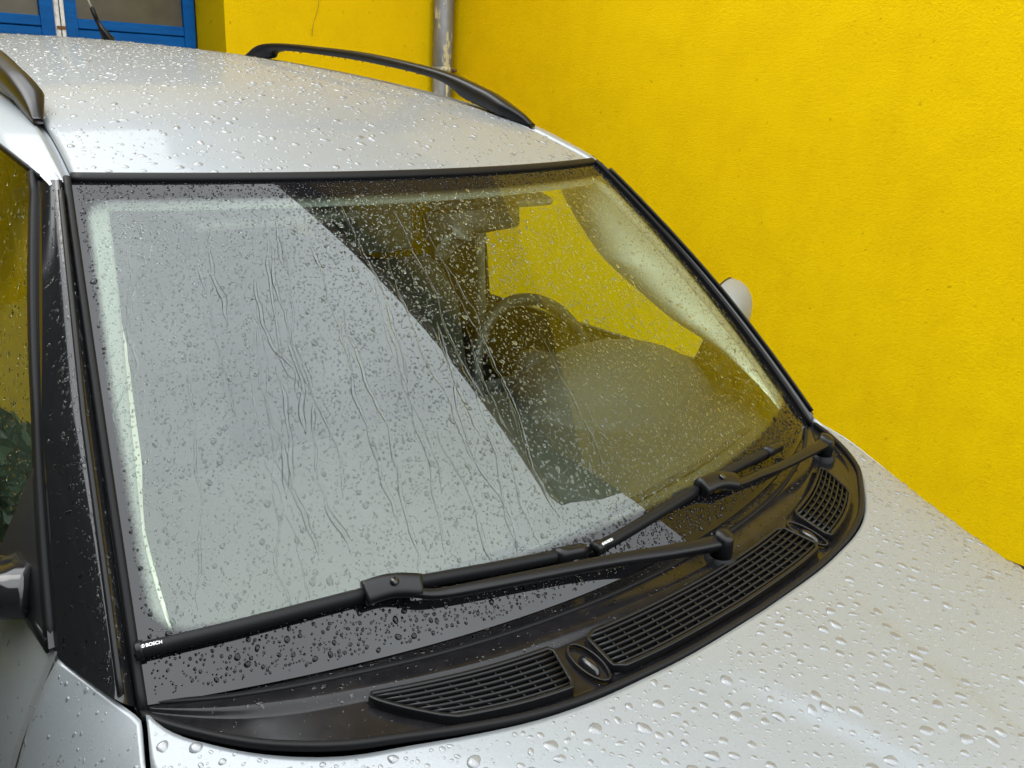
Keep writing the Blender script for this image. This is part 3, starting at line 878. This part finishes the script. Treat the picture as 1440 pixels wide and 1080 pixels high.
# --- door mirrors
for sgn in (-1, 1):
    V, F = [], []
    n1, n2 = 20, 14
    cx_, cy2, cz_ = .915, .375, 1.125
    for j in range(n2 + 1):
        a = math.pi * j / n2
        for i in range(n1):
            b = 2 * math.pi * i / n1
            x = math.cos(b) * math.sin(a); z = math.sin(b) * math.sin(a); y = -math.cos(a)
            sx = math.copysign(abs(x) ** .8, x) * (.105 if x > 0 else .115); sz = math.copysign(abs(z) ** .8, z) * .078
            sy = y * (.075 if y < 0 else .035)
            V.append((sgn * (cx_ + sx), cy2 + sy + .03 * (sx / .1) * 1.0, cz_ + sz + .010 * (sx / .1)))
    F = [(j * n1 + i, j * n1 + (i + 1) % n1, (j + 1) * n1 + (i + 1) % n1, (j + 1) * n1 + i) for j in range(n2) for i in range(n1)]
    mo = mesh('door_mirror', V, F, M['silver'], CAR)
    SEAMV = V
    ctr = np.array([cx_ - .002, cy2 + .037, cz_])
    ring = [ctr + np.array([.098 * math.cos(a), .03 * math.cos(a), .068 * math.sin(a)]) for a in np.linspace(0, 2 * math.pi, 28, endpoint=False)]
    V = [(sgn * q[0], q[1], q[2]) for q in ring]; mesh('mirror_glass', V, [tuple(range(28))], M['chrome'], mo, smooth=False)
    seam = []
    for i in range(n1 + 1):
        q = SEAMV[8 * n1 + i % n1]; seam.append((q[0] * 1.002, q[1], (q[2] - cz_) * 1.012 + cz_))
    V, F = sweep(seam, rrect(.004, .004), cap=False, up=(0, 1, 0)); mesh('seam', V, F, M['black_plastic'], mo)
    # foot and corner triangle
    V, F = sweep(crom([(sgn * .745, .21, 1.055), (sgn * .79, .24, 1.058), (sgn * .84, .30, 1.075), (sgn * .87, .35, 1.09)], 5), rrect(.075, .045, .45, 4), up=(0, 0, 1), scale=[1.35, 1.1, 1, 1] and [1.3] * 4 + [1.1] * 4 + [1] * 8)
    mesh('mirror_foot', V, F, M['black_gloss'], mo)
    tri = [(sgn * .765, .105, 1.030), (sgn * .765, .33, 1.032), (sgn * .722, .252, 1.185)]
    tri2 = [(q[0] - sgn * .02, q[1], q[2]) for q in tri]
    mesh('mirror_triangle', tri + tri2, [(0, 1, 2), (5, 4, 3), (0, 3, 4, 1), (1, 4, 5, 2), (2, 5, 3, 0)], M['black_matt'], mo, smooth=False)
    V, F = sweep(crom([(sgn * .842, .262, 1.092), (sgn * .862, .275, 1.10), (sgn * .885, .29, 1.105)], 4), rrect(.006, .014)); mesh('indicator_lens', V, F, M['orange_lens'], mo)

# --- interior
def dash_pt(u, t_):
    x = .69 * u
    y0 = glass_edge(x) + .030; y = y0 + (.42 - y0) * t_
    z = .985 + .055 * math.sin(min(1, t_ * 1.15) * math.pi / 2) - .02 * (abs(u)) ** 4
    r2 = ((x - .43) / .27) ** 2 + ((y - .30) / .17) ** 2
    if r2 < 1: z += .100 * (1 - r2) ** .6
    return np.array([x, y, z])
V, F = grid(dash_pt, np.linspace(-1, 1, 90), np.linspace(0, 1, 50))
dso = mesh('dashboard', V, F, M['dash'], CAR)
V, F = grid(lambda u, t_: dash_pt(u, 1) + np.array([0, -.12 * t_, -.55 * t_]), np.linspace(-1, 1, 60), np.linspace(0, 1, 6)); mesh('fascia', V, F, M['dash_dark'], dso)
V, F = sweep([dash_pt(u, .18) + np.array([0, 0, .002]) for u in np.linspace(-.8, .82, 50)], rrect(.016, .004)); mesh('defrost_vent', V, F, M['dark_void'], dso)
bevel_box('dark_dash_plate', (-.16, .02, -.045, .03, 1.006, 1.012), M['dash_dark'], dso, .002, 1)  # flat dark plate lying on the dashboard top
# steering wheel
sw = []
ctr = np.array([.455, .565, .985]); ax = np.array([0, -.50, .866]) ; e1 = np.array([1, 0, 0]); e2 = np.cross(ax, e1)
e2 = np.array([0, .42, .907]); nn = np.cross(e1, e2)
ring = [ctr + .188 * (e1 * math.cos(a) + e2 * math.sin(a)) for a in np.linspace(0, 2 * math.pi, 49)]
V, F = sweep(ring, circ(.016, 10), up=nn, cap=False); swo = mesh('steering_wheel', V, F, M['dash_dark'], CAR)
V, F = sweep([ctr - nn * .02, ctr + nn * .03], circ(.07, 20), up=(1, 0, 0), scale=[1, .8]); mesh('hub', V, F, M['dash_dark'], swo)
for a in (0, math.pi, -math.pi / 2):
    d = e1 * math.cos(a) + e2 * math.sin(a)
    V, F = sweep([ctr + d * .05, ctr + d * .185], rrect(.035, .016), up=nn); mesh('spoke', V, F, M['dash_dark'], swo)
V, F = sweep([ctr + nn * .02, ctr + np.array([0, -.22, -.10])], circ(.045, 12), up=(1, 0, 0)); mesh('column', V, F, M['dash_dark'], swo)
# A pillar trims
for sgn in (-1, 1):
    def trim(k, v, sgn=sgn):
        ui = np.interp(v, [0, .15, .25, .45, .75, .92, 1], [.945, .966, .974, .962, .940, .930, .925])
        if k == 0: q = ws(sgn * 1.0, v, -.010)
        elif k == 1: q = ws(sgn * ui, v, -.012)
        elif k == 2: q = ws(sgn * (ui - .006), v, -.020)
        else:
            s = spline([0, .25, .55, .95, 1], [.085, .25, .471, .624, .635])(v); z = spline([0, .25, .55, .95, 1], [1.06, 1.14, 1.276, 1.4225, 1.435])(v)
            e = np.array([sgn * np.interp(v, [0, .2, .32, .55, 1], [.675, .645, .60, .55, .54]), s, z])
            a = ws(sgn * (ui - .006), v, -.020); q = a + (e - a) * ((k - 2) / 6.0)
            q = q + np.array([-sgn * .016, -.004, .006]) * math.sin(math.pi * ((k - 2) / 6.0) ** 1.5)
        return q
    V, F = grid(trim, range(2, 9), np.linspace(.03, .975, 50)); pt_ = mesh('pillar_trim', V, F, M['trim_grey'], CAR)
    V, F = grid(trim, range(3), np.linspace(.03, .975, 50)); mesh('shaded_trim_edge', V, F, M['shaded_trim_edge'], pt_)
    # door cards and B pillars inside
    V, F = grid(lambda y, z: np.array([sgn * (.715 - .02 * (z < .6)), y, z]), np.linspace(.12, 2.6, 12), np.linspace(.3, 1.015, 8)); mesh('door_card', V, F, M['dash_dark'], CAR)
    V, F = sweep(crom([(sgn * .700, 1.13, .95), (sgn * .685, 1.13, 1.15), (sgn * .655, 1.12, 1.35), (sgn * .60, 1.11, 1.53)], 6), rrect(.035, .17, .4, 4), up=(0, 1, 0)); mesh('pillar_trim', V, F, M['seat_grey'], CAR)
# headliner and its front lip
V, F = grid(lambda u, t_: np.array([.565 * u, .47 + .10 * u * u + (2.6 - .47 - .1 * u * u) * t_, zroof(.50 * u, .47 + .10 * u * u + 2.1 * t_) - .045 - .03 * u * u - .01]), np.linspace(-1, 1, 20), np.linspace(0, 1, 30))
hl = mesh('headliner', V, F, M['headliner'], CAR)
V, F = grid(lambda u, k: ws(u, [.985, .938, .935][int(k)], [-.012, -.012, -.018][int(k)]), np.linspace(-.95, .95, 50), range(3)); mesh('headliner_edge', V, F, M['shaded_trim_edge'], hl)
# sun visors
for x0, x1 in ((.09, .40), (-.40, -.09)):
    vs_ = []
    V, F = sweep([(x0, .545, 1.428), (x1, .570, 1.424)], rrect(.13, .018, .5, 4), up=(0, -.25, 1)); mesh('sun_visor', V, F, M['headliner'], CAR)
# interior mirror on its foot
V, F = sweep([ws(0.0, .815, -.004), ws(0.0, .815, -.010)], circ(.020, 18), up=(1, 0, 0)); im = mesh('interior_mirror', V, F, M['black_matt'], CAR)
a_ = ws(0, .815, -.010); b2 = a_ + np.array([0, .055, -.045])
V, F = sweep(crom([a_, a_ + np.array([0, .028, -.018]), b2], 4), circ(.0135, 14), up=(1, 0, 0)); mesh('mirror_stem', V, F, M['seat_grey'], im)
V, F = sweep([(.02, .450, 1.392), (.13, .448, 1.397), (.24, .452, 1.402)], rrect(.03, .055, .5, 4), up=(0, .1, 1)); mesh('mirror_housing', V, F, M['black_matt'], im)
# seats
def seat(x, y, w, mat):
    s = bevel_box('seat', (x - w / 2, x + w / 2, y - .35, y + .16, .42, .60), mat, CAR, .05, 4)
    V, F = sweep(crom([(x, y + .10, .55), (x, y + .17, .80), (x, y + .24, 1.06), (x, y + .28, 1.16)], 6), rrect(w, .13, .5, 5), up=(0, 1, 0), scale=[1] * 12 + [.95, .92, .88, .84, .8, .75, .7]); mesh('backrest', V, F, mat, s)
    V, F = sweep(crom([(x, y + .275, 1.19), (x, y + .285, 1.24), (x, y + .30, 1.34), (x, y + .305, 1.37)], 4), rrect(.26, .10, .5, 5), up=(0, 1, 0), scale=[.8, .9, .97, 1, 1, 1, 1, 1, .98, .95, .9, .84, .74]); mesh('headrest', V, F, M['seat_grey'], s)
seat(.37, .86, .50, M['seat_fabric']); seat(-.37, .86, .50, M['seat_fabric'])
seat(.40, 1.75, .46, M['seat_fabric']); seat(-.40, 1.75, .46, M['seat_fabric']); seat(0, 1.75, .33, M['seat_fabric'])
mesh('cabin_floor', *box(-.71, .71, -.10, 2.85, .25, .30), M['carpet'], CAR, smooth=False)
mesh('bulkhead', *box(-.70, .70, -.03, .0, .30, .955), M['dark_void'], CAR, smooth=False)
mesh('engine_bay', *box(-.64, .64, -1.0, -.06, .30, .70), M['dark_void'], CAR, smooth=False)

# --- tail, nose, wheels
def tail(u, t_):
    z = 1.66 + (.55 - 1.66) * t_
    y = np.interp(z, [.5, 1.0, 1.66], [3.02, 2.98, 2.745]); w = np.interp(z, [.5, 1.02, 1.6, 1.66], [.80, .77, .58, .52])
    return np.array([w * u, y - .06 * u * u, z + (zroof(.5 * u, 2.74) - zroof(0, 2.74)) * (1 - t_)])
V, F = grid(lambda u, t_: tail(u, .50 + .5 * t_), np.linspace(-1, 1, 30), np.linspace(0, 1, 16)); tg = mesh('tailgate', V, F, M['silver'], CAR)
V, F = grid(lambda u, t_: tail(u, .50 * t_), np.linspace(-1, 1, 30), np.linspace(0, 1, 16)); mesh('rear_window', V, F, M['privacy'], CAR)
V, F = sweep([(.80 * u, 3.06 - .16 * u * u, .42) for u in np.linspace(-1, 1, 21)], rrect(.16, .36, .4, 4)); mesh('rear_bumper', V, F, M['silver'], CAR)
for sgn in (-1, 1):
    bevel_box('tail_lamp', (min(sgn * .64, sgn * .77), max(sgn * .64, sgn * .77), 2.90, 2.99, .82, 1.15), M['lamp_red'], CAR, .02, 3)
V, F = grid(lambda u, t_: np.array([(.60 + .16 * t_) * u, -1.16 - .10 * math.sin(t_ * 1.6) + (.10 + .12 * t_) * abs(u) ** 3, np.interp(t_, [0, .3, .6, 1], [zhood(.6 * u, -1.16), .62, .42, .22])]), np.linspace(-1, 1, 40), np.linspace(0, 1, 20)); fb = mesh('front_bumper', V, F, M['silver'], CAR)
bevel_box('grille', (-.36, .36, -1.262, -1.22, .60, .70), M['black_plastic'], CAR, .01, 2)
for sgn in (-1, 1):
    V, F = grid(lambda s, t_: np.array([sgn * (.42 + .28 * s), -1.215 + .17 * s * s - .012, .74 - .16 * t_ + .03 * s]), np.linspace(0, 1, 10), np.linspace(0, 1, 6)); mesh('headlamp', V, F, M['chrome'], CAR)
for yw in (YA_F, YA_R):
    for sgn in (-1, 1):
        V, F = sweep([(sgn * x, yw, .31) for x in (.625, .64, .80, .82)], circ(.31, 36), up=(0, 0, 1), scale=[.93, 1, 1, .93]); wh = mesh('wheel', V, F, M['tyre'], CAR)
        V, F = sweep([(sgn * x, yw, .31) for x in (.70, .823, .815)], circ(.20, 36), up=(0, 0, 1), scale=[1, 1, .82]); mesh('rim', V, F, M['steel_rim'], wh)
    V, F = grid(lambda a, s: np.array([(.60 + .20 * 0) * (1 if s > .5 else 1) * (2 * s - 1) , yw + (RA + .012) * math.cos(a), .30 + (RA + .012) * math.sin(a)]), np.linspace(0, math.pi, 24), np.linspace(-.16, 1.16, 3)); mesh('wheel_liner', V, F, M['dark_void'], CAR)

# ------------------------------------------------------------------ unseen leafy screen added on the left to darken the mirrored flank
def shade_hedge():
    n = 16000
    P = np.stack([rng.uniform(-3.9, -2.9, n), rng.uniform(-7, 3.3, n), rng.uniform(.1, 4.2, n)], -1)
    k = rng.integers(0, 3, n)
    P[k == 0, 0] = -2.9 + rng.normal(0, .06, (k == 0).sum()); P[k == 1, 2] = 4.2 + rng.normal(0, .07, (k == 1).sum())
    a = rng.normal(size=(n, 3)); a /= np.linalg.norm(a, axis=1)[:, None]
    b = np.cross(a, rng.normal(size=(n, 3))); b /= np.linalg.norm(b, axis=1)[:, None]
    L = rng.uniform(.05, .11, n)[:, None]; Wd = L * .5
    V = np.stack([P - a * L, P + b * Wd, P + a * L, P - b * Wd], 1).reshape(-1, 3)
    me = bpy.data.meshes.new('foliage')
    me.vertices.add(n * 4); me.vertices.foreach_set('co', V.ravel())
    me.loops.add(n * 4); me.loops.foreach_set('vertex_index', np.arange(n * 4))
    me.polygons.add(n); me.polygons.foreach_set('loop_start', np.arange(0, n * 4, 4)); me.polygons.foreach_set('loop_total', np.full(n, 4))
    me.update()
    return me
hr = empty('shade_hedge', (-3.4, -1.8, 0))
tag(hr, 'tall dark green leafy screen, unseen, added on the left to darken the car flank', 'shade_hedge')
link('foliage', shade_hedge(), M['leaf'], hr)
mesh('shade_hedge_core', *box(-3.75, -3.05, -6.9, 3.2, 0, 4.05), M['leaf'], hr, smooth=False)

def leaves(P, lo, hi):
    n = len(P)
    a = rng.normal(size=(n, 3)); a /= np.linalg.norm(a, axis=1)[:, None]
    b = np.cross(a, rng.normal(size=(n, 3))); b /= np.linalg.norm(b, axis=1)[:, None]
    L = rng.uniform(lo, hi, n)[:, None]
    V = np.stack([P - a * L, P + b * L * .5, P + a * L, P - b * L * .5], 1).reshape(-1, 3)
    me = bpy.data.meshes.new('foliage')
    me.vertices.add(n * 4); me.vertices.foreach_set('co', V.ravel())
    me.loops.add(n * 4); me.loops.foreach_set('vertex_index', np.arange(n * 4))
    me.polygons.add(n); me.polygons.foreach_set('loop_start', np.arange(0, n * 4, 4)); me.polygons.foreach_set('loop_total', np.full(n, 4))
    me.update(); return me
shr = empty('shrub', (-1.8, 3.1, 0))
tag(shr, 'low dark green shrub at the foot of the back wall, left of the blue door', 'shrub')
q_ = rng.normal(size=(5000, 3)); q_ /= np.linalg.norm(q_, axis=1)[:, None]; q_ *= rng.uniform(.55, 1.0, 5000)[:, None]
P = np.array([-1.8, 3.05, .38]) + q_ * np.array([.85, .28, .38]); P = P[P[:, 2] > .03]
link('foliage', leaves(P, .03, .06), M['leaf'], shr)
V, F = sweep([(-1.8, 3.05, 0), (-1.78, 3.06, .2), (-1.72, 3.04, .45)], circ(.025, 8), up=(0, 1, 0), scale=[1, .8, .4]); mesh('stem', V, F, M['timber'], shr)
# ------------------------------------------------------------------ rain water
def drops(name, P, N, T, a, b, h, label, closed, lift, K=10, mat='water', under=None):
    """a water bead for every point: P centre, N normal, T flow direction, a/b radii, h height"""
    n = len(P)
    N = N / np.linalg.norm(N, axis=1)[:, None]
    T = T - N * (T * N).sum(1)[:, None]; T /= np.linalg.norm(T, axis=1)[:, None]
    B = np.cross(N, T)
    ang = np.linspace(0, 2 * np.pi, K, endpoint=False)
    ph = rng.uniform(0, 2 * np.pi, (n, 3)); am = rng.uniform(.3, 1, (n, 3)) * np.array([.13, .10, .07])
    out = 1 + sum(am[:, j:j + 1] * np.cos((j + 2) * ang[None] + ph[:, j:j + 1]) for j in range(3))
    rings = [(1.0, 0.0), (.86, .40), (.52, .82)]
    V = np.zeros((n, len(rings) * K + 1, 3))
    for r, (rr, zz) in enumerate(rings):
        x = rr * out * np.cos(ang)[None] * a[:, None]; y = rr * out * np.sin(ang)[None] * b[:, None]
        V[:, r * K:(r + 1) * K] = P[:, None] + T[:, None] * x[..., None] + B[:, None] * y[..., None] + N[:, None] * ((h * zz + lift)[:, None, None] if np.ndim(h) else h * zz + lift)
    V[:, -1] = P + N * (h + lift)[:, None]
    nv = V.shape[1]
    F = []
    for r in range(len(rings) - 1):
        for k in range(K):
            F.append([r * K + k, r * K + (k + 1) % K, (r + 1) * K + (k + 1) % K, (r + 1) * K + k])
    for k in range(K): F.append([(len(rings) - 1) * K + k, (len(rings) - 1) * K + (k + 1) % K, nv - 1])
    if closed: F.append(list(range(K))[::-1])
    lens = np.array([len(q) for q in F]); flat = np.concatenate([np.array(q) for q in F])
    off = np.arange(n)[:, None] * nv
    me = bpy.data.meshes.new(name)
    me.vertices.add(n * nv); me.vertices.foreach_set('co', V.ravel())
    li = (flat[None] + off).ravel()
    me.loops.add(len(li)); me.loops.foreach_set('vertex_index', li)
    lt = np.tile(lens, n); ls = np.concatenate([[0], np.cumsum(lt)[:-1]])
    me.polygons.add(len(lt)); me.polygons.foreach_set('loop_start', ls); me.polygons.foreach_set('loop_total', lt)
    sm = np.ones(len(F), bool)
    if closed: sm[-1] = False
    me.polygons.foreach_set('use_smooth', np.tile(sm, n))
    me.update(calc_edges=True)
    o = link(name, me, M[mat])
    if under:
        me.materials.append(M[under]); mi = np.zeros(len(F), np.int32); mi[-1] = 1; me.polygons.foreach_set('material_index', np.tile(mi, n))
    tag(o, label, 'raindrops', kind='stuff')
    return o

def frame_of(fn, uv, e=1e-3):
    P = np.array([fn(u, v) for u, v in uv]); Pu = np.array([fn(u + e, v) for u, v in uv]); Pv = np.array([fn(u, v + e) for u, v in uv])
    N = np.cross(Pu - P, Pv - P); N /= np.linalg.norm(N, axis=1)[:, None]
    return P, N
def up_n(N, ref):
    s = np.sign((N * np.array(ref)).sum(1)); s[s == 0] = 1
    return N * s[:, None]
def thin(uv, rad, sx, sy):
    """drop overlaps: keep beads whose neighbours are not too close (grid hash)"""
    cell = {}; keep = []
    order = np.argsort(-rad)
    for i in order:
        x, y = uv[i, 0] * sx, uv[i, 1] * sy; r = rad[i]
        cx, cy_ = int(x // .026), int(y // .026); ok = True
        for dx in (-1, 0, 1):
            for dy in (-1, 0, 1):
                for (x2, y2, r2) in cell.get((cx + dx, cy_ + dy), ()):
                    if (x - x2) ** 2 + (y - y2) ** 2 < (.98 * (r + r2)) ** 2: ok = False; break
                if not ok: break
            if not ok: break
        if ok:
            keep.append(i); cell.setdefault((cx, cy_), []).append((x, y, r))
    return np.array(keep)

DOWN = np.array([0, 0, -1.0])
# windscreen streaks first, so that beads keep off them
def ws_step(u, v, ds):
    e = 1e-3
    pu = (ws(u + e, v) - ws(u - e, v)) / (2 * e); pv = (ws(u, v + e) - ws(u, v - e)) / (2 * e)
    A = np.stack([pu, pv], 1); G = A.T @ A
    g = np.linalg.solve(G, A.T @ DOWN); d = A @ g; l = np.linalg.norm(d)
    return u + g[0] / l * ds, v + g[1] / l * ds
SV, SF = [], []
taken = []
for k in range(34):
    u = rng.uniform(-.93, -.10) if k < 33 else rng.uniform(.0, .75)
    v = rng.uniform(.35, .94) if k < 33 else rng.uniform(.3, .7)
    ln = rng.uniform(.12, .55); w0 = rng.uniform(.0009, .0030); ds = .006; path = []
    off = 0; vel = 0; s = 0
    v_end = .088 if rng.random() < .8 else .01
    while s < ln and v > v_end:
        u, v = ws_step(u, v, ds); vel = .80 * vel + rng.normal(0, .0006); off = .99 * off + vel - ds * .09
        if rng.random() < .03: vel += rng.normal(0, .0016)
        uu = u + off / .65
        if abs(uu) > .985: break
        path.append((uu, v)); s += ds
    if len(path) < 6: continue
    taken += path
    pts = [ws(a, b, .0004) for a, b in path]
    _, Nn = frame_of(ws, path)
    Nn = up_n(Nn, (0, -.6, .8))
    n0 = len(SV); m = len(pts)
    wob = np.interp(np.arange(m), np.arange(0, m + 6, 5), rng.uniform(.35, 1.45, len(np.arange(0, m + 6, 5))))
    for i in range(m):
        t_ = pts[min(i + 1, m - 1)] - pts[max(i - 1, 0)]; sd = np.cross(t_, Nn[i]); sd /= np.linalg.norm(sd)
        w = w0 * wob[i] * min(1, i / 6 + .1) * min(1, (m - 1 - i) / 4 + .15) * (1.25 if m - 12 < i < m - 3 else 1)
        for a, hh in ((-1, 0), (-.6, .55), (0, .8), (.6, .55), (1, 0)):
            SV.append(pts[i] + sd * a * w + Nn[i] * hh * w * .012)
    for i in range(m - 1):
        for q in range(5):
            SF.append((n0 + i * 5 + q, n0 + i * 5 + (q + 1) % 5, n0 + (i + 1) * 5 + (q + 1) % 5, n0 + (i + 1) * 5 + q))
    SF += [tuple(n0 + q for q in range(5))[::-1], tuple(n0 + (m - 1) * 5 + q for q in range(5))]
sk = mesh('rain_streaks', SV, SF, M['water_s'])
fl_ = []
for q in SF:
    hs = [i % 5 for i in q]
    fl_.append(not (len(q) == 5 or (set(hs) == {0, 4})))
sk.data.polygons.foreach_set('use_smooth', fl_)
tag(sk, 'thin wavy streaks of rainwater running down the windscreen', 'water streaks', kind='stuff')
tk = np.array(taken) * np.array([.64, .72])
tkset = {}
for x, y in tk: tkset.setdefault((int(x // .006), int(y // .006)), 1)

n = 42000
uv = np.stack([rng.uniform(-.985, .985, n), rng.uniform(.0, .99, n)], -1)
r = .00088 * np.exp(rng.normal(0, .50, n))
big = rng.random(n) < .03; r[big] *= 1.9
low = uv[:, 1] < .085; r[low] = np.clip(r[low] * 1.3, .0010, .0040)
r = np.clip(r, .00055, .0044)
keep = thin(uv, r * 1.1, .64, .72)
keep = np.array([i for i in keep if (int(uv[i, 0] * .64 // .006), int(uv[i, 1] * .72 // .006)) not in tkset])
uv, r = uv[keep], r[keep]
def frit_d(u, v):
    return max((abs(u) - np.interp(v, [0, .2, .5, 1], [.968, .975, .978, .968])) * .65, (v - .940) * .72, (.088 - v) * .72)
fr_ = np.array([frit_d(u, v) for u, v in uv]) > .001
for m_, lab, und in ((~fr_, 'small raindrops beading all over the clear windscreen glass', None), (fr_, 'raindrops on the black printed border round the windscreen', 'print_under_water')):
    uv_, r_ = uv[m_], r[m_]
    P, N = frame_of(ws, uv_); N = up_n(N, (0, -.6, .8))
    n = len(r_); el = rng.uniform(.95, 1.45, n)
    drops('raindrops', P, N, np.tile(DOWN, (n, 1)) + rng.normal(0, .25, (n, 3)), r_ * el, r_, r_ * rng.uniform(.24, .40, n), lab, True, .0003, K=8, mat='water_g' if und is None else 'water', under=und)

def hood_xy(x, y): return np.array([x, y, zhood(x, y)])
n = 27000
xy = np.stack([rng.uniform(-.74, .80, n), rng.uniform(-.92, -.02, n)], -1)
xy = np.array([q for q in xy if (q[1] < hood_edge(q[0]) - .012 if abs(q[0]) < .71 else True) and abs(q[0]) < hood_xe(q[1]) - .008])
n = len(xy); r = np.clip(.0016 * np.exp(rng.normal(0, .62, n)), .0008, .0078)
keep = thin(xy, r * 1.25, 1, 1); xy, r = xy[keep], r[keep]
P, N = frame_of(hood_xy, xy); N = up_n(N, (0, 0, 1)); n = len(r)
drops('raindrops', P, N, rng.normal(0, 1, (n, 3)) + np.array([0, -.6, 0]), r * rng.uniform(1, 1.35, n), r, r * rng.uniform(.28, .45, n), 'large raindrops standing on the silver bonnet', False, -.0002, 12, mat='water_p')

def roof_xy(x, y): return np.array([x, y, zroof(x, y)])
n = 13000
xy = np.stack([rng.uniform(-.55, .55, n), rng.uniform(.44, 2.6, n) ** 1.0], -1)
xy = np.array([q for q in xy if q[1] > .45 + .1 * (q[0] / .56) ** 2 and abs(q[0]) < ditch(q[1]) - .008])
n = len(xy); r = np.clip(.0021 * np.exp(rng.normal(0, .55, n)), .0010, .0068)
keep = thin(xy, r * 1.3, 1, 1); xy, r = xy[keep], r[keep]
P, N = frame_of(roof_xy, xy); N = up_n(N, (0, 0, 1)); n = len(r)
drops('raindrops', P, N, rng.normal(0, 1, (n, 3)) + np.array([0, -.5, 0]), r * rng.uniform(1, 1.6, n), r, r * rng.uniform(.28, .42, n), 'raindrops standing on the silver car roof', False, -.0002, 10, mat='water_p')

n = 2800
xt = np.stack([rng.uniform(-.66, .68, n), np.concatenate([rng.uniform(.06, .20, n // 2), rng.uniform(.24, .46, n // 4), rng.uniform(.5, .97, n - n // 2 - n // 4)])], -1)
r = np.clip(.0013 * np.exp(rng.normal(0, .5, n)), .0007, .0042)
r[n // 2:] *= .75
sel = rng.random(n) < np.where(np.arange(n) < n // 2, 1, .8); xt, r = xt[sel], r[sel]
keep = thin(np.stack([xt[:, 0], xt[:, 1] * .18], -1), r * 1.2, 1, 1); xt, r = xt[keep], r[keep]
P, N = frame_of(cowl, xt); N = up_n(N, (0, 0, 1)); n = len(r)
drops('raindrops', P, N, rng.normal(0, 1, (n, 3)), r * rng.uniform(1, 1.5, n), r, r * rng.uniform(.3, .5, n), 'raindrops on the black cowl panel under the windscreen', False, -.0002, 8)

# flanks: left wing and door, A pillar, side window
sets = []
for sgn, cnt in ((-1, 1100),):
    yt = np.stack([rng.uniform(-.5, .75, cnt), rng.uniform(.02, .62, cnt)], -1)
    def flank(y, t_):
        if y < DOOR_Y: return wing_pt(sgn)(y, t_)
        z = 1.028 - .75 * t_ * .75
        return np.array([sgn * side_x(z, y), y, z])
    P, N = frame_of(flank, yt); N = up_n(N, (sgn, 0, .5)); n = len(P)
    r = np.clip(.0012 * np.exp(rng.normal(0, .45, n)), .0007, .003)
    sets.append((P, N, r))
P = np.concatenate([q[0] for q in sets]); N = np.concatenate([q[1] for q in sets]); r = np.concatenate([q[2] for q in sets]); n = len(r)
drops('raindrops', P, N, np.tile(DOWN, (n, 1)) + rng.normal(0, .2, (n, 3)), r * rng.uniform(1, 1.8, n), r, r * rng.uniform(.3, .5, n), 'fine raindrops on the silver wing and door beside the mirror', False, -.0002, 8, mat='water_p')
cnt = 900
kv = np.stack([rng.uniform(.02, .98, cnt), rng.uniform(.01, .97, cnt)], -1)
def pil_l(k, v):
    a = ws(1.012, v, .001); a[0] = abs(a[0]); b = pil_out(v); q = pil_sec(a, b, k)
    return np.array([-q[0], q[1], q[2]])
P, N = frame_of(pil_l, kv); N = up_n(N, (-1, -.5, .3)); r = np.clip(.0010 * np.exp(rng.normal(0, .45, cnt)), .0006, .0026)
drops('raindrops', P, N, np.tile(DOWN, (cnt, 1)) + rng.normal(0, .2, (cnt, 3)), r * rng.uniform(1, 2.2, cnt), r, r * rng.uniform(.35, .55, cnt), 'raindrops on the black front pillar nearest the camera', False, -.0002, 8)
cnt = 1600
st = np.stack([rng.uniform(.01, .7, cnt), rng.uniform(.02, .98, cnt)], -1)
def swin(s, t_):
    y = pil_y(t_) + (1.10 - .02 * t_ - pil_y(t_)) * s
    xo, zl = gl_pt(max(y, .56), 1, -1)
    return np.array([-(.755 + (xo - .755) * t_ + .014 * math.sin(math.pi * t_)), y, 1.03 + (zl - 1.03) * t_])
P, N = frame_of(swin, st); N = up_n(N, (-1, 0, .2)); r = np.clip(.0012 * np.exp(rng.normal(0, .45, cnt)), .0007, .003)
drops('raindrops', P, N, np.tile(DOWN, (cnt, 1)) + rng.normal(0, .2, (cnt, 3)), r * rng.uniform(1, 2.0, cnt), r, r * rng.uniform(.2, .32, cnt), 'raindrops clinging to the passenger side window', True, .0003, 8, mat='water_g')
bp_ = []
for pts in BLADES:
    pts = np.array(pts)
    for q in range(int(len(pts) * 3.2)):
        i = rng.integers(3, len(pts) - 4); f_ = rng.random(); c_ = pts[i] * (1 - f_) + pts[i + 1] * f_
        sd = rng.uniform(-1, 1); bp_.append((c_ + np.array([0, -.6, .8]) * (.0076 - .004 * abs(sd)) + np.array([0, -.8, -.6]) * sd * .005, sd))
P = np.array([q[0] for q in bp_]); sd = np.array([q[1] for q in bp_]); n = len(P)
N = np.tile([0, -.6, .8], (n, 1)) + np.array([0, -.8, -.6]) * sd[:, None] * .6; r = np.clip(.0010 * np.exp(rng.normal(0, .4, n)), .0006, .002)
drops('raindrops', P, N, rng.normal(0, 1, (n, 3)), r * rng.uniform(1, 1.6, n), r, r * .5, 'tiny raindrops along the two black wiper blades', False, -.0002, 8)
# drips along the underside of the far roof rail
dp_ = []
for i in range(0, len(B_) - 1):
    if 10 < i < 48 and rng.random() < .75:
        for q in range(2):
            f_ = rng.random(); y = B_[i][0] + (B_[i + 1][0] - B_[i][0]) * f_; z = B_[i][1] + (B_[i + 1][1] - B_[i][1]) * f_
            dp_.append((.524 + rng.normal(0, .003), y, z + .001))
P = np.array(dp_); n = len(P); r = rng.uniform(.0016, .003, n)
drops('raindrops', P, np.tile([0, 0, -1.0], (n, 1)), rng.normal(0, 1, (n, 3)), r, r, r * rng.uniform(1.2, 2.0, n), 'hanging raindrops along the underside of the far roof rail', True, 0.0, 8)
